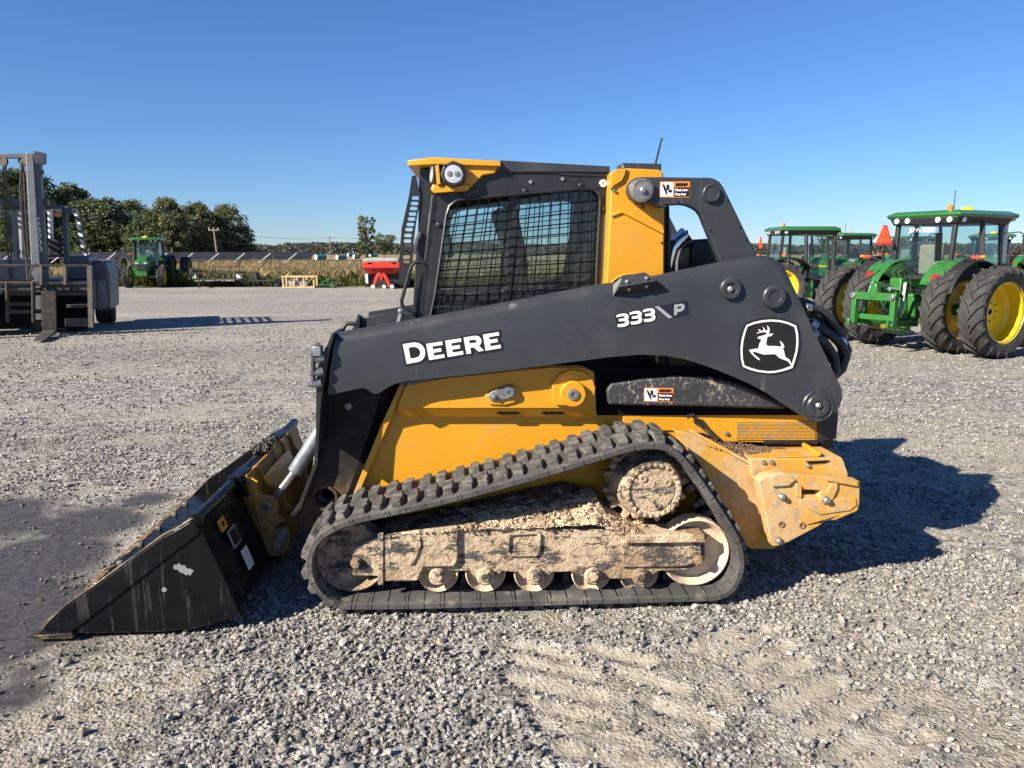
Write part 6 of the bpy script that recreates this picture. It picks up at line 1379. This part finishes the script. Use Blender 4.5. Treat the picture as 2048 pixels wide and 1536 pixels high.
# crate
CR, co = root_at('wooden_crate', 594, 39.0, 'pale pine slatted crate with diagonal braces on the gravel', 'crate')
w = .775; 
for x in (-w, -.22, .27, w):
    for y in (0, .6): MB().box2(x - .035, x + .035, y - .03, y + .03, 0, .60).build('crate_post', 'pine_wood', CR)
for y in (-.05, .65):
    for z in (.03, .56): MB().box2(-w - .05, w + .05, y - .015, y + .015, z - .035, z + .035).build('crate_rail', 'pine_wood', CR)
for a, b in (((-w, .05), (-.24, .53)), ((-.2, .53), (.25, .05)), ((.29, .05), (w, .53))): MB().bar((a[0], -.04, a[1]), (b[0], -.04, b[1]), .02, .06, (0, 1, 0)).build('crate_brace', 'pine_wood', CR)
MB().box2(-.62, .4, .12, .48, .06, .38).build('crate_contents', 'grey_tarp', CR, bevel=.06); MB().box2(-.66, .66, .05, .55, .02, .1).build('crate_floor', 'pine_wood', CR)
# green mower
GM, go = root_at('mower_attachment', 652, 39.6, 'small green mower attachment lying between crate and red spreader', 'implement')
MB().prism([(-.5, .02), (.45, .02), (.42, .14), (-.42, .16)], -.2, .5).build('mower_deck', 'tractor_green', GM, bevel=.02)
MB().bar((-.45, .1, .15), (.05, .1, .42), .06, .06).build('mower_boom', 'tractor_green', GM); MB().bar((.0, .1, .15), (.06, .1, .5), .08, .06).build('mower_mast', 'tractor_green', GM)
for x in (.22, .42): MB().lathe([(.14, 0), (.16, .04), (.14, .08), (.06, .06)], (x, -.1, .27), (0, 1, 0), 16, True).build('mower_wheel', 'tyre', GM)
# harrow
HR, ho = root_at('harrow', 530, 40.2, 'low black harrow frame half hidden in the weeds beside the trailer', 'implement')
for y in (0, .5, 1.0): MB().bar((-1.3, y, .32), (1.1, y, .32), .07, .08).build('harrow_beam', 'plastic_black', HR)
for x in (-1.1, -.5, .1, .7): MB().bar((x, 0, .3), (x, 1.0, .3), .06, .06).build('harrow_rail', 'plastic_black', HR)
for k in range(9): MB().tube([(-1.2 + .27 * k, .0, .3), (-1.22 + .27 * k, -.1, .15), (-1.15 + .27 * k, -.05, .02)], .016, 5).build('harrow_tine', 'grimy_steel', HR)
MB().prism([(-.9, .35), (-.55, .35), (-.6, .72), (-.9, .75)], .2, .8).build('harrow_tower', 'plastic_black', HR); MB().bar((-.7, .4, .72), (-.1, .4, .42), .06, .05).build('harrow_strut', 'plastic_black', HR)
MB().cyl((.5, .2, .0), (.5, .2, .4), .14, 14).build('harrow_drum', 'plastic_black', HR)
# utility trailer
TR, to = root_at('utility_trailer', 428, 40.0, 'black open utility trailer with white wheel fenders beside the fence', 'trailer')
fr_ = 'plastic_black'
MB().box2(-1.0, 1.0, -.2, 1.6, .30, .36).build('trailer_bed', 'weathered_wood', TR)
for z in (.42, .72):
    for y in (-.2, 1.6): MB().bar((-1.05, y, z), (1.05, y, z), .05, .05).build('trailer_rail', fr_, TR)
    for x in (-1.05, 1.05): MB().bar((x, -.2, z), (x, 1.6, z), .05, .05).build('trailer_rail', fr_, TR)
for x in (-1.05, -.55, 0, .5, 1.05):
    for y in (-.2, 1.6): MB().bar((x, y, .25), (x, y, .74), .045, .045, (1, 0, 0)).build('trailer_stake', fr_, TR)
MB().plate([(-.62, .74), (.98, .74), (.98, 1.02), (-.62, 1.02)], [[(-.58, .78), (.94, .78), (.94, .98), (-.58, .98)]], 1.6, 1.63).build('ramp_frame', fr_, TR)
for k in range(12): MB().bar((-.5 + .12 * k, 1.61, .75), (-.5 + .12 * k, 1.61, 1.0), .008, .008, (1, 0, 0)).build('ramp_bar', fr_, TR)
for x in (-1.2, 1.2):
    MB().lathe([(.14, -.09), (.27, -.09), (.29, 0), (.27, .09), (.14, .09)], (x * .96, .7, .29), (1, 0, 0), 24, True).build('trailer_wheel', 'tyre', TR); MB().box2(x * .96 - .12, x * .96 + .12, .1, .2, .4, .62).build('trailer_fender', 'white_paint', TR, bevel=.03)
MB().lathe([(.14, -.09), (.27, -.09), (.29, 0), (.27, .09), (.14, .09)], (-1.35, .3, .68), (1, .3, 0), 24, True).build('spare_wheel', 'tyre', TR)
MB().bar((-.6, -.2, .3), (-.35, -1.3, .26), .07, .08).build('tow_bar', fr_, TR); MB().bar((.3, -.2, .3), (-.35, -1.3, .26), .07, .08).build('tow_bar', fr_, TR); MB().cyl((-.35, -1.3, .0), (-.35, -1.3, .55), .035, 8).build('jockey_leg', fr_, TR); MB().box((-.45, -.25, .66), (.06, .04, .10)).build('tail_lamp', 'signal_red', TR)
# red spreader
RS, ro = root_at('fertiliser_spreader', 763, 38.2, 'bright red hopper spreader under a grey cover beside the cab guard', 'spreader')
def rp2(l): return [(at(float(t.split(',')[0]), float(t.split(',')[1]), 38.2).x - ro.x, at(float(t.split(',')[0]), float(t.split(',')[1]), 38.2).z) for t in l.split()]
MB().prism(rp2('725,524 727,518 735,516 790,516 797,518 799,524'), -.05, 1.6).build('hopper_cover', 'grey_tarp', RS, bevel=.05)
hp = MB().loft([[(x, y, z) for x, z in rp2('725,524 799,524 799,536 725,536') for y in ([-.06])], [(x, 1.6, z) for x, z in rp2('725,524 799,524 799,536 725,536')]]).build('hopper', 'implement_red', RS, bevel=.02)
a = rp2('726,536 798,536 794,548 729,548'); MB().loft([[(a[0][0], .0, a[0][1]), (a[1][0], .0, a[1][1]), (a[1][0], 1.5, a[1][1]), (a[0][0], 1.5, a[0][1])], [(a[3][0] + .1, .25, a[3][1]), (a[2][0] - .1, .25, a[2][1]), (a[2][0] - .1, 1.2, a[2][1]), (a[3][0] + .1, 1.2, a[3][1])]]).build('hopper_lower', 'implement_red', RS, bevel=.02)
for l in ('735,525 745,525 744,528 736,528', '784,525 793,525 792,528 785,528', '744,539 752,539 751,542 746,542', '776,539 784,539 783,542 777,542'): MB().prism(rp2(l), -.075, -.05).build('hopper_slot', 'deep_black', RS)
MB().prism(rp2('729,548 795,548 797,571 729,569'), .5, 1.4).build('spreader_gearcase', 'plastic_black', RS, bevel=.04); MB().prism(rp2('728,548 733,548 734,568 729,566'), .3, .5).build('spreader_panel', 'white_paint', RS)
for l in ('760,545 768,545 774,551 779,562 782,573 777,573 773,563 768,554', '766,545 758,545 752,551 748,562 746,573 751,573 754,563 759,554', '761,545 766,545 766,560 761,560'): MB().prism(rp2(l), -.12, .02).build('hitch_frame', 'implement_red', RS, bevel=.015)
for px in (747, 769, 785): MB().lathe([(.09, -.03), (.10, 0), (.09, .03)], (rp2(f'{px},571')[0][0], -.15, .1), (0, 1, 0), 14).build('spreader_caster', 'white_paint', RS)
# solar array
SA, so = root_at('solar_array', 300, 78, 'long dark row of tilted solar panels behind the wire fence', 'solar panels')
x0, x1 = at(-40, 505, 78).x - so.x, at(622, 505, 78).x - so.x; n = 17; pw = (x1 - x0) / n
for k in range(n): MB().loft([[(x0 + k * pw + .03, 0, 1.10), (x0 + (k + 1) * pw - .03, 0, 1.10), (x0 + (k + 1) * pw - .03, 1.2, 1.80), (x0 + k * pw + .03, 1.2, 1.80)], [(x0 + k * pw + .03, .02, 1.06), (x0 + (k + 1) * pw - .03, .02, 1.06), (x0 + (k + 1) * pw - .03, 1.22, 1.76), (x0 + k * pw + .03, 1.22, 1.76)]]).build('solar_panel', 'solar_cell', SA)
for k in range(12):
    x = x0 + 2 + k * (x1 - x0 - 2) / 12; MB().bar((x, -.3, .75), (x + 1.15, .0, 1.70), .07, .09).build('panel_strut', 'white_paint', SA); MB().cyl((x + .5, .5, 0), (x + .5, .5, 1.3), .06, 6).build('panel_post', 'galvanised', SA)
# poles and wires
for px, y0, y1, lean, Y, lab in ((427, 456, 505, .35, 96, 'leaning pale utility pole with a crossarm before the wood'), (659, 473, 512, 0.0, 150, 'upright dark utility pole with a crossarm in the open field')):
    tpz = at(px, y0, Y); PO = empty('utility_pole', (tpz.x + lean, Y, 0)); tag(PO, lab, 'pole', 'utility poles')
    MB().tube([(0, 0, 0), (-lean, 0, tpz.z)], [.13, .10], 8).build('pole_shaft', 'weathered_wood' if lean else 'pole_wood', PO); MB().box((-lean, 0, tpz.z - .25), (1.3, .10, .12)).build('crossarm', 'weathered_wood' if lean else 'pole_wood', PO)
    for s in (-.55, 0, .55): MB().cyl((-lean + s, 0, tpz.z - .2), (-lean + s, 0, tpz.z + .05), .05, 6).build('insulator', 'white_paint', PO)
pa, pb = at(427, 458, 96), at(659, 475, 150); pc = at(1000, 470, 240)
PL = empty('power_line', (0, 0, 0)); tag(PL, 'thin sagging power wires strung between the utility poles', 'wire')
for dz in (0, -1.3):
    for (p, q) in ((pa, pb), (pb, pc)):
        MB().tube([p.lerp(q, t) + Vector((0, 0, dz - 4 * .7 * t * (1 - t))) for t in [k / 12 for k in range(13)]], .022, 4).build('wire', 'pole_wood', PL)
# wrapped round bales
for px, Y, r, ln_, lab in ((634, 178, .62, 2.3, 'nearest white-ended teal wrapped bale beyond the fence'), (676, 184, .58, 2.2, 'teal wrapped bale beside the upright utility pole'), (709, 210, .6, 1.6, 'small white-ended bale at the foot of the tall lone tree'), (697, 330, .7, 3.4, 'farthest pale teal bale beyond the utility pole'), (741, 300, .65, 3.0, 'pale teal bale between the two lone trees')):
    q = at(px, 505, Y); BL = empty('wrapped_bale', (q.x, Y, 0)); tag(BL, lab, 'bale', 'wrapped round bales in the field')
    MB().lathe([(r, 0), (r, ln_)], (-.2, 0, r + .05), (1, .9, 0), 20).build('bale_wrap', 'bale_teal', BL); MB().lathe([(r * .97, 0), (r * .9, -.12), (.01, -.16)], (-.2, 0, r + .05), (1, .9, 0), 20).build('bale_end', 'bale_white', BL)
